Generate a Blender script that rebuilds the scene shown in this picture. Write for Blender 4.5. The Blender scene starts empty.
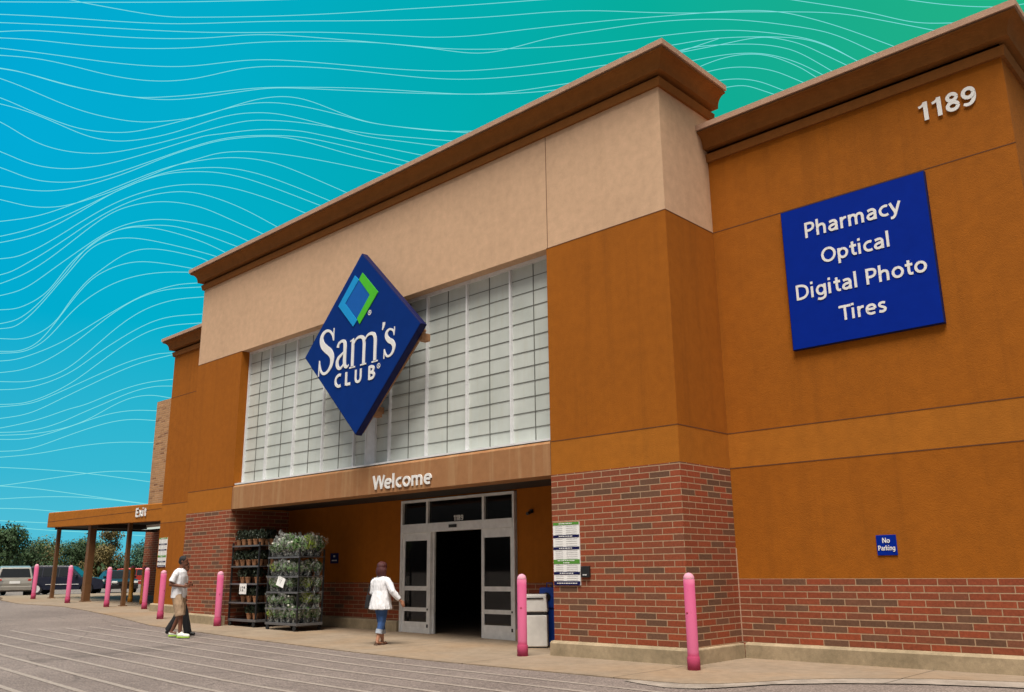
import bpy, bmesh, math, random
from mathutils import Vector, Matrix, noise
random.seed(7)
S = bpy.context.scene
COL = S.collection
R = math.radians
UP = Vector((0, 0, 1))

# ------------------------------------------------------------------ materials
def lin(c):
    return tuple((x/255/12.92 if x/255 <= 0.04045 else ((x/255+0.055)/1.055)**2.4) for x in c)
class NT:
    def __init__(s, name):
        s.m = bpy.data.materials.new(name); s.m.use_nodes = True
        s.t = s.m.node_tree; s.b = s.t.nodes['Principled BSDF']; s.out = s.t.nodes['Material Output']
    def n(s, typ, **kw):
        o = s.t.nodes.new(typ)
        for k, v in kw.items():
            if k in o.inputs: o.inputs[k].default_value = v
            else: setattr(o, k, v)
        return o
    def l(s, a, b): s.t.links.new(a, b)
    def coord(s, scale=(1, 1, 1)):
        tc = s.n('ShaderNodeTexCoord'); mp = s.n('ShaderNodeMapping'); mp.inputs['Scale'].default_value = scale
        s.l(tc.outputs['Object'], mp.inputs['Vector']); return mp.outputs['Vector']
    def noise(s, vec, scale, detail=4, rough=0.55):
        o = s.n('ShaderNodeTexNoise'); o.inputs['Scale'].default_value = scale; o.inputs['Detail'].default_value = detail
        o.inputs['Roughness'].default_value = rough; s.l(vec, o.inputs['Vector']); return o.outputs['Fac']
    def ramp(s, fac, stops):
        o = s.n('ShaderNodeValToRGB'); e = o.color_ramp.elements
        while len(e) < len(stops): e.new(0.5)
        for i, (p, c) in enumerate(stops):
            e[i].position = p; e[i].color = (*c, 1) if len(c) == 3 else c
        s.l(fac, o.inputs['Fac']); return o.outputs['Color']
    def mix(s, fac, a, b, mode='MIX'):
        o = s.n('ShaderNodeMix', data_type='RGBA', blend_type=mode)
        for sock, v in ((o.inputs[0], fac), (o.inputs[6], a), (o.inputs[7], b)):
            if isinstance(v, (int, float)): sock.default_value = v
            elif isinstance(v, tuple): sock.default_value = (*v, 1) if len(v) == 3 else v
            else: s.l(v, sock)
        return o.outputs[2]
    def bump(s, h, strength=0.3, dist=0.01):
        o = s.n('ShaderNodeBump'); o.inputs['Strength'].default_value = strength; o.inputs['Distance'].default_value = dist
        s.l(h, o.inputs['Height']); s.l(o.outputs['Normal'], s.b.inputs['Normal'])
def plain(name, col, rough=0.6, metal=0.0, var=0.12, scale=6, bump=0.0, **kw):
    m = NT(name); v = m.coord(); f = m.noise(v, scale)
    a = tuple(c*(1-var) for c in col); b = tuple(min(1, c*(1+var)) for c in col)
    m.l(m.ramp(f, [(0.3, a), (0.7, b)]), m.b.inputs['Base Color'])
    m.b.inputs['Roughness'].default_value = rough; m.b.inputs['Metallic'].default_value = metal
    for k, x in kw.items(): m.b.inputs[k.replace('_', ' ')].default_value = x
    if bump: m.bump(m.noise(v, scale*6, 3), bump, 0.01)
    return m.m
def stucco(name, col, col2=None, streak=0.35, warm=0.1):
    m = NT(name); v = m.coord()
    big = m.noise(v, 0.55, 5); mid = m.noise(v, 5.5, 6, 0.65); fine = m.noise(v, 95, 3, 0.7)
    st = m.noise(m.coord((2.6, 2.6, 0.12)), 1.6, 5, 0.65)
    a = tuple(c*0.84 for c in col); b = tuple(min(1, c*1.14) for c in col)
    c = m.ramp(big, [(0.25, a), (0.75, b)])
    c = m.mix(0.55, c, m.ramp(mid, [(0.25, tuple(x*0.80 for x in col)), (0.75, tuple(x*1.2 for x in col))]))
    c = m.mix(m.ramp(st, [(0.50, (0, 0, 0)), (0.78, (streak,)*3)]), c, col2 or tuple(x*0.6 for x in col))
    c = m.mix(0.4, c, m.ramp(fine, [(0.3, (0.62,)*3), (0.7, (1.3,)*3)]), 'MULTIPLY')
    m.l(c, m.b.inputs['Base Color']); m.b.inputs['Roughness'].default_value = 0.88
    m.b.inputs['Specular IOR Level'].default_value = 0.2
    m.bump(m.noise(v, 60, 4, 0.7), 0.55, 0.012)
    return m.m
def brick(name, c1, c2, mortar, w=0.4, h=0.1016, z0=0.24, bias=0.0, off=0.0):
    m = NT(name); tc = m.n('ShaderNodeTexCoord'); sp = m.n('ShaderNodeSeparateXYZ'); m.l(tc.outputs['Object'], sp.inputs[0])
    ad = m.n('ShaderNodeMath', operation='ADD'); m.l(sp.outputs[0], ad.inputs[0]); m.l(sp.outputs[1], ad.inputs[1])
    ad2 = m.n('ShaderNodeMath', operation='ADD'); m.l(ad.outputs[0], ad2.inputs[0]); ad2.inputs[1].default_value = 40+off
    sz = m.n('ShaderNodeMath', operation='SUBTRACT'); m.l(sp.outputs[2], sz.inputs[0]); sz.inputs[1].default_value = z0-h*20
    cb = m.n('ShaderNodeCombineXYZ'); m.l(ad2.outputs[0], cb.inputs[0]); m.l(sz.outputs[0], cb.inputs[1])
    bt = m.n('ShaderNodeTexBrick', offset=0.5)
    bt.inputs['Scale'].default_value = 1; bt.inputs['Brick Width'].default_value = w; bt.inputs['Row Height'].default_value = h
    bt.inputs['Mortar Size'].default_value = 0.009; bt.inputs['Mortar Smooth'].default_value = 0.25; bt.inputs['Bias'].default_value = bias
    bt.inputs['Color1'].default_value = (0, 0, 0, 1); bt.inputs['Color2'].default_value = (1, 1, 1, 1); bt.inputs['Mortar'].default_value = (0.5, 0.5, 0.5, 1)
    m.l(cb.outputs[0], bt.inputs['Vector'])
    v = m.coord()
    mid1 = tuple((a*0.7+b*0.3) for a, b in zip(c1, c2))
    c = m.ramp(bt.outputs['Color'], [(0.0, c1), (0.18, tuple(x*1.2 for x in c1)), (0.34, mid1), (0.46, c1), (0.60, mid1), (0.70, tuple(x*1.1 for x in c1)), (0.78, mid1), (0.86, c2), (1.0, tuple(x*0.8 for x in c2))])
    n = m.noise(v, 28, 5, 0.7)
    c = m.mix(0.75, c, m.ramp(n, [(0.25, (0.62,)*3), (0.75, (1.35,)*3)]), 'MULTIPLY')
    mo = m.ramp(m.noise(v, 12, 4), [(0.3, tuple(x*0.75 for x in mortar)), (0.7, mortar)])
    c = m.mix(bt.outputs['Fac'], c, mo)
    dirt = m.noise(m.coord((0.5, 0.5, 0.25)), 1.3, 4)
    c = m.mix(m.ramp(dirt, [(0.5, (0, 0, 0)), (0.8, (0.3,)*3)]), c, tuple(x*0.55 for x in c1))
    m.l(c, m.b.inputs['Base Color']); m.b.inputs['Roughness'].default_value = 0.85; m.b.inputs['Specular IOR Level'].default_value = 0.25
    inv = m.n('ShaderNodeMath', operation='SUBTRACT'); inv.inputs[0].default_value = 1.0; m.l(bt.outputs['Fac'], inv.inputs[1])
    ad3 = m.n('ShaderNodeMath', operation='MULTIPLY_ADD'); m.l(n, ad3.inputs[0]); ad3.inputs[1].default_value = 0.3; m.l(inv.outputs[0], ad3.inputs[2])
    m.bump(ad3.outputs[0], 0.7, 0.012)
    return m.m
def asphalt(name, col, tint):
    m = NT(name); v = m.coord(); big = m.noise(v, 0.35, 6, 0.6); f = m.noise(v, 38, 3, 0.85); g = m.noise(v, 9, 4, 0.7)
    c = m.ramp(big, [(0.3, tuple(x*0.82 for x in col)), (0.7, tint)])
    c = m.mix(0.9, c, m.ramp(f, [(0.34, (0.38,)*3), (0.5, (0.95,)*3), (0.66, (1.75,)*3)]), 'MULTIPLY')
    c = m.mix(0.5, c, m.ramp(g, [(0.3, (0.7,)*3), (0.7, (1.25,)*3)]), 'MULTIPLY')
    # dark tyre / oil blotches and a few hairline cracks
    vo = m.n('ShaderNodeTexVoronoi', feature='DISTANCE_TO_EDGE'); vo.inputs['Scale'].default_value = 0.33
    wv = m.n('ShaderNodeMix', data_type='VECTOR'); wv.inputs[0].default_value = 0.12
    nn = m.n('ShaderNodeTexNoise'); nn.inputs['Scale'].default_value = 1.7; m.l(v, nn.inputs['Vector'])
    m.l(v, wv.inputs[4]); m.l(nn.outputs['Color'], wv.inputs[5]); m.l(wv.outputs[1], vo.inputs['Vector'])
    c = m.mix(m.ramp(vo.outputs['Distance'], [(0.0, (0.35,)*3), (0.009, (0, 0, 0))]), c, (0.03, 0.025, 0.02))
    ob = m.noise(v, 1.1, 3); c = m.mix(m.ramp(ob, [(0.62, (0, 0, 0)), (0.80, (0.25,)*3)]), c, tuple(x*0.5 for x in col))
    m.l(c, m.b.inputs['Base Color']); m.b.inputs['Roughness'].default_value = 0.85; m.b.inputs['Specular IOR Level'].default_value = 0.3
    m.bump(f, 0.6, 0.01)
    return m.m
def concrete(name, col, dark, joint=0.0, rust=None, sc=1.0):
    m = NT(name); v = m.coord(); big = m.noise(v, 0.8*sc, 6, 0.65); mid = m.noise(v, 6*sc, 5, 0.7); f = m.noise(v, 120, 2, 0.7)
    c = m.ramp(big, [(0.28, dark), (0.62, col)])
    if rust: c = m.mix(m.ramp(m.noise(v, 0.45*sc, 4), [(0.45, (0, 0, 0)), (0.7, (0.7,)*3)]), c, rust)
    c = m.mix(0.6, c, m.ramp(mid, [(0.25, (0.66,)*3), (0.75, (1.28,)*3)]), 'MULTIPLY')
    c = m.mix(0.5, c, m.ramp(f, [(0.3, (0.7,)*3), (0.7, (1.25,)*3)]), 'MULTIPLY')
    if joint:
        sp = m.n('ShaderNodeSeparateXYZ'); m.l(v, sp.inputs[0])
        md = m.n('ShaderNodeMath', operation='PINGPONG'); m.l(sp.outputs[0], md.inputs[0]); md.inputs[1].default_value = joint/2
        lt = m.n('ShaderNodeMath', operation='LESS_THAN'); m.l(md.outputs[0], lt.inputs[0]); lt.inputs[1].default_value = 0.009
        c = m.mix(lt.outputs[0], c, tuple(x*0.35 for x in dark))
    m.l(c, m.b.inputs['Base Color']); m.b.inputs['Roughness'].default_value = 0.9; m.b.inputs['Specular IOR Level'].default_value = 0.2
    m.bump(mid, 0.25, 0.01)
    return m.m
def emis(name, col, k=1.0):
    m = NT(name); e = m.n('ShaderNodeEmission'); e.inputs[0].default_value = (*col, 1); e.inputs[1].default_value = k
    m.l(e.outputs[0], m.out.inputs['Surface']); return m.m

M = {}
M['orange'] = stucco('orange_stucco', (0.325, 0.100, 0.0065), (0.17, 0.055, 0.005), 0.35)
M['band'] = stucco('light_orange_stucco', (0.375, 0.128, 0.012), (0.24, 0.09, 0.012), 0.25)
M['beige'] = stucco('beige_stucco', (0.60, 0.395, 0.250), (0.48, 0.31, 0.19), 0.22)
M['lintel'] = stucco('stained_lintel_stucco', (0.34, 0.165, 0.072), (0.50, 0.34, 0.18), 0.6)
M['cornice'] = stucco('brown_cornice_paint', (0.245, 0.092, 0.020), (0.15, 0.055, 0.013), 0.3)
M['cap'] = stucco('cap_flashing', (0.46, 0.29, 0.20), (0.3, 0.18, 0.12), 0.3)
M['brick'] = brick('red_brick', (0.245, 0.056, 0.024), (0.150, 0.076, 0.046), (0.45, 0.30, 0.185))
M['tanbrick'] = brick('tan_brick', (0.42, 0.23, 0.11), (0.25, 0.12, 0.06), (0.50, 0.34, 0.22), bias=-0.1)
M['plinth'] = concrete('plinth_concrete', (0.40, 0.315, 0.205), (0.23, 0.185, 0.115), 0, None, 2.0)
M['walk'] = concrete('sidewalk_concrete', (0.30, 0.235, 0.17), (0.235, 0.18, 0.125), 3.05, (0.30, 0.20, 0.115))
M['gutter'] = concrete('gutter_concrete', (0.36, 0.31, 0.26), (0.20, 0.17, 0.14), 3.05, None, 3.0)
M['asphalt'] = asphalt('lane_asphalt', (0.200, 0.162, 0.142), (0.235, 0.193, 0.168))
M['crossing'] = asphalt('crossing_asphalt', (0.195, 0.158, 0.140), (0.230, 0.190, 0.168))
def paintm():
    m = NT('worn_road_paint'); v = m.coord(); f = m.noise(v, 26, 5, 0.8); g = m.noise(v, 1.6, 4)
    c = m.mix(m.ramp(f, [(0.40, (0.9,)*3), (0.64, (0.05,)*3)]), (0.40, 0.345, 0.29), (0.22, 0.182, 0.158))
    c = m.mix(m.ramp(g, [(0.45, (0, 0, 0)), (0.75, (0.6,)*3)]), c, (0.22, 0.175, 0.145))
    m.l(c, m.b.inputs['Base Color']); m.b.inputs['Roughness'].default_value = 0.8; return m.m
M['paint'] = paintm()
M['joint'] = plain('dark_joint', (0.11, 0.036, 0.008), 0.9)
M['alu'] = plain('white_aluminium', (0.68, 0.69, 0.70), 0.4, 0.0, 0.08)
M['doorframe'] = plain('door_aluminium', (0.78, 0.79, 0.79), 0.38, 0.3, 0.1)
def panelm():
    m = NT('translucent_wall_panel'); v = m.coord(); b = m.noise(v, 1.3, 5); st = m.noise(m.coord((5, 5, 0.4)), 2.0, 4)
    c = m.ramp(b, [(0.3, (0.46, 0.50, 0.465)), (0.7, (0.57, 0.61, 0.575))])
    c = m.mix(m.ramp(st, [(0.5, (0, 0, 0)), (0.8, (0.35,)*3)]), c, (0.45, 0.44, 0.34))
    m.l(c, m.b.inputs['Base Color']); m.b.inputs['Roughness'].default_value = 0.35; return m.m
M['panel'] = panelm()
M['muntin'] = plain('dark_muntin', (0.13, 0.135, 0.12), 0.6)
def glassm(name, alpha, col=(0.004, 0.004, 0.005)):
    m = NT(name); m.b.inputs['Base Color'].default_value = (*col, 1); m.b.inputs['Roughness'].default_value = 0.03
    m.b.inputs['Alpha'].default_value = alpha; m.b.inputs['IOR'].default_value = 1.5; return m.m
M['glass'] = glassm('dark_door_glass', 0.72)
M['carglass'] = glassm('car_glass', 1.0, (0.012, 0.014, 0.016)); M['carglass'].node_tree.nodes['Principled BSDF'].inputs['Roughness'].default_value = .18
M['black'] = plain('black_plastic', (0.012, 0.012, 0.013), 0.5)
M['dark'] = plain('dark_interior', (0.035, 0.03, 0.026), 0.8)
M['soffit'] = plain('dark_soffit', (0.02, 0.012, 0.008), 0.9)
M['signblue'] = plain('deep_blue_sign_face', (0.0012, 0.020, 0.265), 0.6, 0, 0.05, 6, 0, Specular_IOR_Level=0.06)
M['diablue'] = plain('navy_blue_sign_face', (0.003, 0.027, 0.175), 0.6, 0, 0.06, 3, 0, Specular_IOR_Level=0.08)
M['navy'] = plain('navy_edge', (0.004, 0.006, 0.06), 0.6, 0, .1, 6, 0, Specular_IOR_Level=0.2)
M['white'] = plain('white_letter', (0.78, 0.78, 0.76), 0.45, 0, 0.04)
M['whitegrey'] = plain('white_plastic', (0.62, 0.60, 0.56), 0.5, 0, 0.12, 4)
M['lightblue'] = plain('sky_blue_logo', (0.008, 0.29, 0.66), 0.4, 0, 0.04)
M['midblue'] = plain('mid_blue_logo', (0.004, 0.10, 0.42), 0.4, 0, 0.04)
M['green'] = plain('green_logo', (0.07, 0.50, 0.015), 0.4, 0, 0.04)
M['signgreen'] = plain('green_header', (0.08, 0.26, 0.03), 0.5, 0, 0.04)
M['bracket'] = plain('tan_bracket', (0.30, 0.15, 0.07), 0.7)
def pinkm():
    m = NT('faded_pink_bollard_sleeve'); tc = m.n('ShaderNodeTexCoord'); sp = m.n('ShaderNodeSeparateXYZ'); m.l(tc.outputs['Object'], sp.inputs[0])
    v = m.coord(); n = m.noise(v, 7, 4); d = m.n('ShaderNodeMath', operation='DIVIDE'); m.l(sp.outputs[2], d.inputs[0]); d.inputs[1].default_value = 1.4
    ad = m.n('ShaderNodeMath', operation='MULTIPLY_ADD'); m.l(n, ad.inputs[0]); ad.inputs[1].default_value = 0.10; m.l(d.outputs[0], ad.inputs[2])
    c = m.ramp(ad.outputs[0], [(0.0, (0.39, 0.052, 0.115)), (0.10, (0.42, 0.055, 0.13)), (0.19, (0.42, 0.055, 0.13)), (0.23, (0.50, 0.11, 0.21)), (0.9, (0.43, 0.070, 0.165)), (1.0, (0.55, 0.17, 0.27))])
    sc = m.noise(m.coord((1, 1, .25)), 24, 5, .8); c = m.mix(m.ramp(sc, [(.60, (0, 0, 0)), (.72, (.5,)*3)]), c, (.20, .05, .06))
    m.l(c, m.b.inputs['Base Color']); m.b.inputs['Roughness'].default_value = 0.8; m.b.inputs['Specular IOR Level'].default_value = 0.25; return m.m
M['pink'] = pinkm()
M['yellow'] = plain('yellow_paint', (0.62, 0.27, 0.02), 0.5)
M['postbrown'] = plain('brown_post_paint', (0.15, 0.068, 0.024), 0.6)
M['steel'] = plain('galvanised_steel', (0.30, 0.30, 0.30), 0.4, 0.7)
M['rackmetal'] = plain('rack_metal', (0.16, 0.16, 0.165), 0.45, 0.5)
M['kraft'] = plain('kraft_pot', (0.32, 0.15, 0.07), 0.8)
M['leafdark'] = plain('dark_leaf', (0.012, 0.022, 0.008), 0.6, 0, 0.4, 20)
M['leafmid'] = plain('mid_leaf', (0.07, 0.15, 0.035), 0.6, 0, 0.4, 20)
M['leaflime'] = plain('lime_leaf', (0.25, 0.34, 0.05), 0.6, 0, 0.3, 20)
M['petal'] = plain('white_petal', (0.72, 0.72, 0.62), 0.6, 0, 0.1)
def sleevem():
    m = NT('clear_plastic_sleeve'); m.b.inputs['Base Color'].default_value = (0.50, 0.53, 0.50, 1)
    v = m.coord(); f = m.noise(v, 22, 4, 0.8)
    m.l(m.ramp(f, [(0.46, (0.01,)*3), (0.68, (0.85,)*3)]), m.b.inputs['Alpha']); m.b.inputs['Roughness'].default_value = 0.18; return m.m
M['sleeve'] = sleevem()
M['skindark'] = plain('brown_skin', (0.16, 0.06, 0.032), 0.5, 0, 0.08)
M['skin'] = plain('tanned_skin', (0.42, 0.20, 0.12), 0.5, 0, 0.06)
M['hairblack'] = plain('black_hair', (0.006, 0.005, 0.005), 0.7, 0, 0.3, 60, 0.6)
M['hairred'] = plain('auburn_hair', (0.060, 0.006, 0.005), 0.5, 0, 0.4, 60, 0.8)
M['shirt'] = plain('white_cotton', (0.74, 0.75, 0.78), 0.85, 0, 0.04, 5, 0.15)
M['khaki'] = plain('khaki_shorts', (0.36, 0.25, 0.16), 0.85, 0, 0.25, 9, 0.2)
M['jeans'] = plain('blue_denim', (0.030, 0.085, 0.24), 0.85, 0, 0.3, 14, 0.2)
M['cuff'] = plain('pale_denim_cuff', (0.34, 0.38, 0.44), 0.85, 0, 0.2, 14)
M['blackcloth'] = plain('black_cloth', (0.008, 0.008, 0.010), 0.85)
M['shoe'] = plain('white_shoe', (0.66, 0.68, 0.60), 0.6)
M['neon'] = plain('lime_shoe_sole', (0.30, 0.50, 0.05), 0.6)
M['sandal'] = plain('brown_sandal', (0.10, 0.05, 0.03), 0.6)
M['tyre'] = plain('tyre_rubber', (0.015, 0.015, 0.015), 0.85)
M['rim'] = plain('alloy_rim', (0.65, 0.65, 0.66), 0.4, 0.1)
M['carblue'] = plain('dark_navy_car_paint', (0.006, 0.008, 0.022), 0.4, 0.0, 0.1, 2, 0, Coat_Weight=0.15)
M['carsilver'] = plain('champagne_silver_car_paint', (0.36, 0.34, 0.30), 0.3, 0.4, 0.08, 2, 0, Coat_Weight=0.15)
M['carblack'] = plain('black_car_paint', (0.010, 0.010, 0.012), 0.4, 0.0, 0.1, 2, 0, Coat_Weight=0.15)
M['carred'] = plain('red_car_paint', (0.36, 0.03, 0.02), 0.3, 0.2, 0.1, 2, 0, Coat_Weight=0.15)
M['cargrey'] = plain('grey_blue_car_paint', (0.16, 0.19, 0.22), 0.3, 0.4, 0.1, 2, 0, Coat_Weight=0.15)
M['lampglass'] = plain('headlight_lens', (0.72, 0.72, 0.70), 0.15)
M['taillight'] = plain('tail_light_lens', (0.42, 0.02, 0.015), 0.2)
M['blueplastic'] = plain('blue_plastic', (0.008, 0.06, 0.38), 0.4)
M['cartblue'] = plain('cart_handle_blue', (0.02, 0.06, 0.30), 0.5)
M['bark'] = plain('bark', (0.09, 0.065, 0.045), 0.9, 0, 0.3, 4, 0.6)
M['foil'] = [plain('foliage_%s' % n, c, 0.75, 0, 0.6, 0.9) for n, c in (('deep', (0.030, 0.065, 0.018)), ('olive', (0.105, 0.125, 0.024)), ('mid', (0.055, 0.105, 0.026)), ('bluish', (0.040, 0.095, 0.052)), ('rusty', (0.140, 0.105, 0.032)))]
M['redsign'] = plain('red_placard', (0.35, 0.03, 0.02), 0.5)
M['paper'] = plain('white_card', (0.80, 0.80, 0.78), 0.7, 0, 0.02)
M['ink'] = plain('black_ink', (0.02, 0.02, 0.02), 0.7)
M['greyline'] = plain('grey_print', (0.50, 0.50, 0.50), 0.7)
M['tube'] = emis('lit_tube', (0.85, 0.92, 0.80), 0.75)

# ------------------------------------------------------------------ geometry helpers
def box(bm, x0, x1, y0, y1, z0, z1):
    vs = [bm.verts.new((x, y, z)) for z in (z0, z1) for x, y in ((x0, y0), (x1, y0), (x1, y1), (x0, y1))]
    for f in ((3, 2, 1, 0), (4, 5, 6, 7), (0, 1, 5, 4), (1, 2, 6, 5), (2, 3, 7, 6), (3, 0, 4, 7)):
        bm.faces.new([vs[i] for i in f])
    return vs
def obox(bm, c, sx, sy, sz, rot=None):
    vs = box(bm, -sx/2, sx/2, -sy/2, sy/2, -sz/2, sz/2); m = rot or Matrix()
    for v in vs: v.co = (m.to_3x3() @ v.co) + Vector(c)
    return vs
def frame_of(d):
    d = d.normalized(); a = Vector((1, 0, 0)) if abs(d.x) < 0.8 else Vector((0, 1, 0))
    u = d.cross(a).normalized(); return u, d.cross(u).normalized()
def tube(bm, pts, rad, n=8, cap=True):
    pts = [Vector(p) for p in pts]; rs = rad if isinstance(rad, (list, tuple)) else [rad]*len(pts)
    rings = []; u = None
    for i, p in enumerate(pts):
        d = (pts[min(i+1, len(pts)-1)]-pts[max(i-1, 0)])
        if d.length < 1e-9: d = UP
        d.normalize()
        if u is None: u, w = frame_of(d)
        else:
            u = (u-d*u.dot(d)).normalized()
        w = d.cross(u)
        rings.append([bm.verts.new(p+(u*math.cos(2*math.pi*k/n)+w*math.sin(2*math.pi*k/n))*rs[i]) for k in range(n)])
    for a, b in zip(rings, rings[1:]):
        for k in range(n): bm.faces.new((a[k], a[(k+1) % n], b[(k+1) % n], b[k]))
    if cap: bm.faces.new(rings[0][::-1]); bm.faces.new(rings[-1])
def lathe(bm, prof, c=(0, 0, 0), n=20, axis='z'):
    c = Vector(c); rings = []
    for r, h in prof:
        ring = []
        for k in range(n):
            a = 2*math.pi*k/n; p = (r*math.cos(a), r*math.sin(a), h)
            if axis == 'y': p = (p[0], h, p[1])
            if axis == 'x': p = (h, p[0], p[1])
            ring.append(bm.verts.new(Vector(p)+c))
        rings.append(ring)
    for a, b in zip(rings, rings[1:]):
        for k in range(n): bm.faces.new((a[k], a[(k+1) % n], b[(k+1) % n], b[k]))
    bm.faces.new(rings[0][::-1]); bm.faces.new(rings[-1])
def prism(bm, poly, y0, y1):
    """polygon in (x,z) extruded from y0 (front) to y1"""
    a = [bm.verts.new((x, y0, z)) for x, z in poly]; b = [bm.verts.new((x, y1, z)) for x, z in poly]
    bm.faces.new(a); bm.faces.new(b[::-1]); n = len(poly)
    for i in range(n): bm.faces.new((a[i], b[i], b[(i+1) % n], a[(i+1) % n]))
def mesh_of(bm, name):
    bmesh.ops.recalc_face_normals(bm, faces=bm.faces[:]); me = bpy.data.meshes.new(name); bm.to_mesh(me); bm.free(); return me
def obj(name, bm, mat, parent=None, loc=None, bevel=0, smooth=False, kind=None):
    me = mesh_of(bm, name) if isinstance(bm, bmesh.types.BMesh) else bm
    if isinstance(mat, (list, tuple)):
        for m in mat: me.materials.append(m)
    elif mat and not me.materials: me.materials.append(mat)
    o = bpy.data.objects.new(name, me); COL.objects.link(o)
    if parent: o.parent = parent
    if loc: o.location = loc
    if bevel:
        b = o.modifiers.new('bevel', 'BEVEL'); b.width = bevel; b.segments = 2; b.limit_method = 'ANGLE'
    if smooth: me.shade_smooth()
    if kind: o['kind'] = kind
    return o
def tag(o, label, cat, group=None, kind=None):
    o['label'] = label; o['category'] = cat
    if group: o['group'] = group
    if kind: o['kind'] = kind
    return o
def thing(name, label, cat, loc=(0, 0, 0), rz=0, group=None):
    o = bpy.data.objects.new(name, None); COL.objects.link(o); o.location = loc; o.rotation_euler = (0, 0, rz); o.empty_display_size = 0.2
    return tag(o, label, cat, group)
def dup(root, loc, rz=0, label=None, group=None, scale=None):
    r = root.copy(); COL.objects.link(r); r.location = loc; r.rotation_euler = (0, 0, rz)
    if scale: r.scale = scale
    if label: r['label'] = label
    if group: r['group'] = group
    for ch in list(root.children):
        c = ch.copy(); COL.objects.link(c); c.parent = r
        for g in list(ch.children):
            d = g.copy(); COL.objects.link(d); d.parent = c
    return r
B = bmesh.new
def bake(o, *mods):
    """apply modifiers by evaluating"""
    dg = bpy.context.evaluated_depsgraph_get(); dg.update(); me = bpy.data.meshes.new_from_object(o.evaluated_get(dg)); return me

_text = {}
def text_mesh(s, x0, x1, zb, cap, y, depth=0.02, weight=0.02, skew=0):
    """letters standing in the XZ plane, facing -Y, cap height `cap`, spanning x0..x1, baseline zb, back face at y"""
    def raw(t, ext):
        cu = bpy.data.curves.new('t', 'FONT'); cu.body = t; cu.size = 1; cu.extrude = ext; cu.offset = weight; cu.resolution_u = 6
        o = bpy.data.objects.new('t', cu); COL.objects.link(o); me = bake(o); bpy.data.objects.remove(o); bpy.data.curves.remove(cu); return me
    h = raw('H', 0); ch = max(v.co.y for v in h.vertices)-min(v.co.y for v in h.vertices); zb0 = min(v.co.y for v in h.vertices); bpy.data.meshes.remove(h)
    me = raw(s, 0.05); xs = [v.co.x for v in me.vertices]; a, b = min(xs), max(xs); k = cap/ch; kx = (x1-x0)/(b-a)
    for v in me.vertices:
        x, yy, z = v.co
        v.co = (x0+(x-a)*kx+skew*(yy-zb0)*k, y-depth*(z+0.05)/0.1, zb+(yy-zb0)*k)
    return me
def join_meshes(ms):
    bm = B()
    for m in ms: bm.from_mesh(m)
    return bm

# ------------------------------------------------------------------ the ground profile
GP = [(-37.6, .56), (-32, .53), (-28.4, .45), (-25, .34), (-18, .18), (-14, .12), (-4, 0)]
def interp(x, P):
    if x <= P[0][0]: return P[0][1]
    for (a, b), (c, d) in zip(P, P[1:]):
        if x <= c: return b+(d-b)*(x-a)/(c-a)
    return P[-1][1]
def gz(x): return interp(x, GP)
LOT = 0.28
def gasph(x):
    if x > -31: return gz(x)-0.02
    if x > -44: return gz(-31)-0.02+(LOT-gz(-31)+0.02)*(-31-x)/13
    return LOT

# ================================================================== SETTING: ground, lane, sidewalk, stripes
def strip_mesh(xs, yf, yb, zf, lip=0.0, ny=1):
    bm = B(); cols = []
    for x in xs:
        a, b = yf(x), yb(x); cols.append([bm.verts.new((x, a+(b-a)*j/ny, zf(x))) for j in range(ny+1)])
    for c, d in zip(cols, cols[1:]):
        for j in range(ny): bm.faces.new((c[j], d[j], d[j+1], c[j+1]))
    if lip:
        for side in (0, ny):
            low = [bm.verts.new(c[side].co-Vector((0, 0, lip))) for c in cols]
            for i in range(len(cols)-1): bm.faces.new((cols[i][side], low[i], low[i+1], cols[i+1][side]))
        for c in (cols[0], cols[-1]):
            p = bm.verts.new(c[0].co-Vector((0, 0, lip))); q = bm.verts.new(c[-1].co-Vector((0, 0, lip))); bm.faces.new((c[0], c[-1], q, p))
    return bm
gxs = [-900, -300, -120, -60]+[-46+i*0.5 for i in range(100)]+[4.5, 8, 30, 120, 300, 900]
obj('ground', strip_mesh(gxs, lambda x: -900, lambda x: 900, gasph, 0, 1), M['asphalt'], kind='structure')
YF = [(-37.6, 1.7), (-34, .85), (-31.5, .0), (-28.4, -.35), (-26, .35), (-23.5, .12), (-20.5, -.29), (-18, -.74), (-15.7, -1.25), (-13.7, -1.42), (-10, -1.7), (-6.4, -1.9), (.7, -1.97)]
def corner_curve(x):
    P = [(.7, -1.97), (1.1, -1.93), (1.45, -1.70), (1.75, -1.2), (2.0, -.66), (2.6, -.04), (3.4, .50), (4.4, .85), (6.6, 1.0)]
    return interp(x, P)
def yf(x): return interp(x, YF) if x < .7 else corner_curve(x)
wx = [-37.6+i*0.3 for i in range(128)]+[.7+i*0.1 for i in range(1, 59)]
obj('sidewalk', strip_mesh(wx, yf, lambda x: 13.0 if x < 5.2 else 1.01+(x-5.2)*0.01+11, gz, 0.3), M['walk'], kind='structure')
kx = [.3+i*0.1 for i in range(64)]
def yk(x): return yf(x)-0.012
obj('gutter', strip_mesh(kx, lambda x: yk(x)-0.16-min(.45, max(0, (x-.3)*.35)), yk, lambda x: -0.006, 0.0), M['gutter'], kind='structure')
gx2 = [-16.5+i*0.5 for i in range(70)]
obj('road', strip_mesh(gx2, lambda x: -12.5, lambda x: yf(min(x, .7))-0.004 if x < 1.2 else -2.2-min(.8, (x-1.2)*.3), lambda x: gasph(x)+0.005), M['crossing'], kind='structure')
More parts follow.
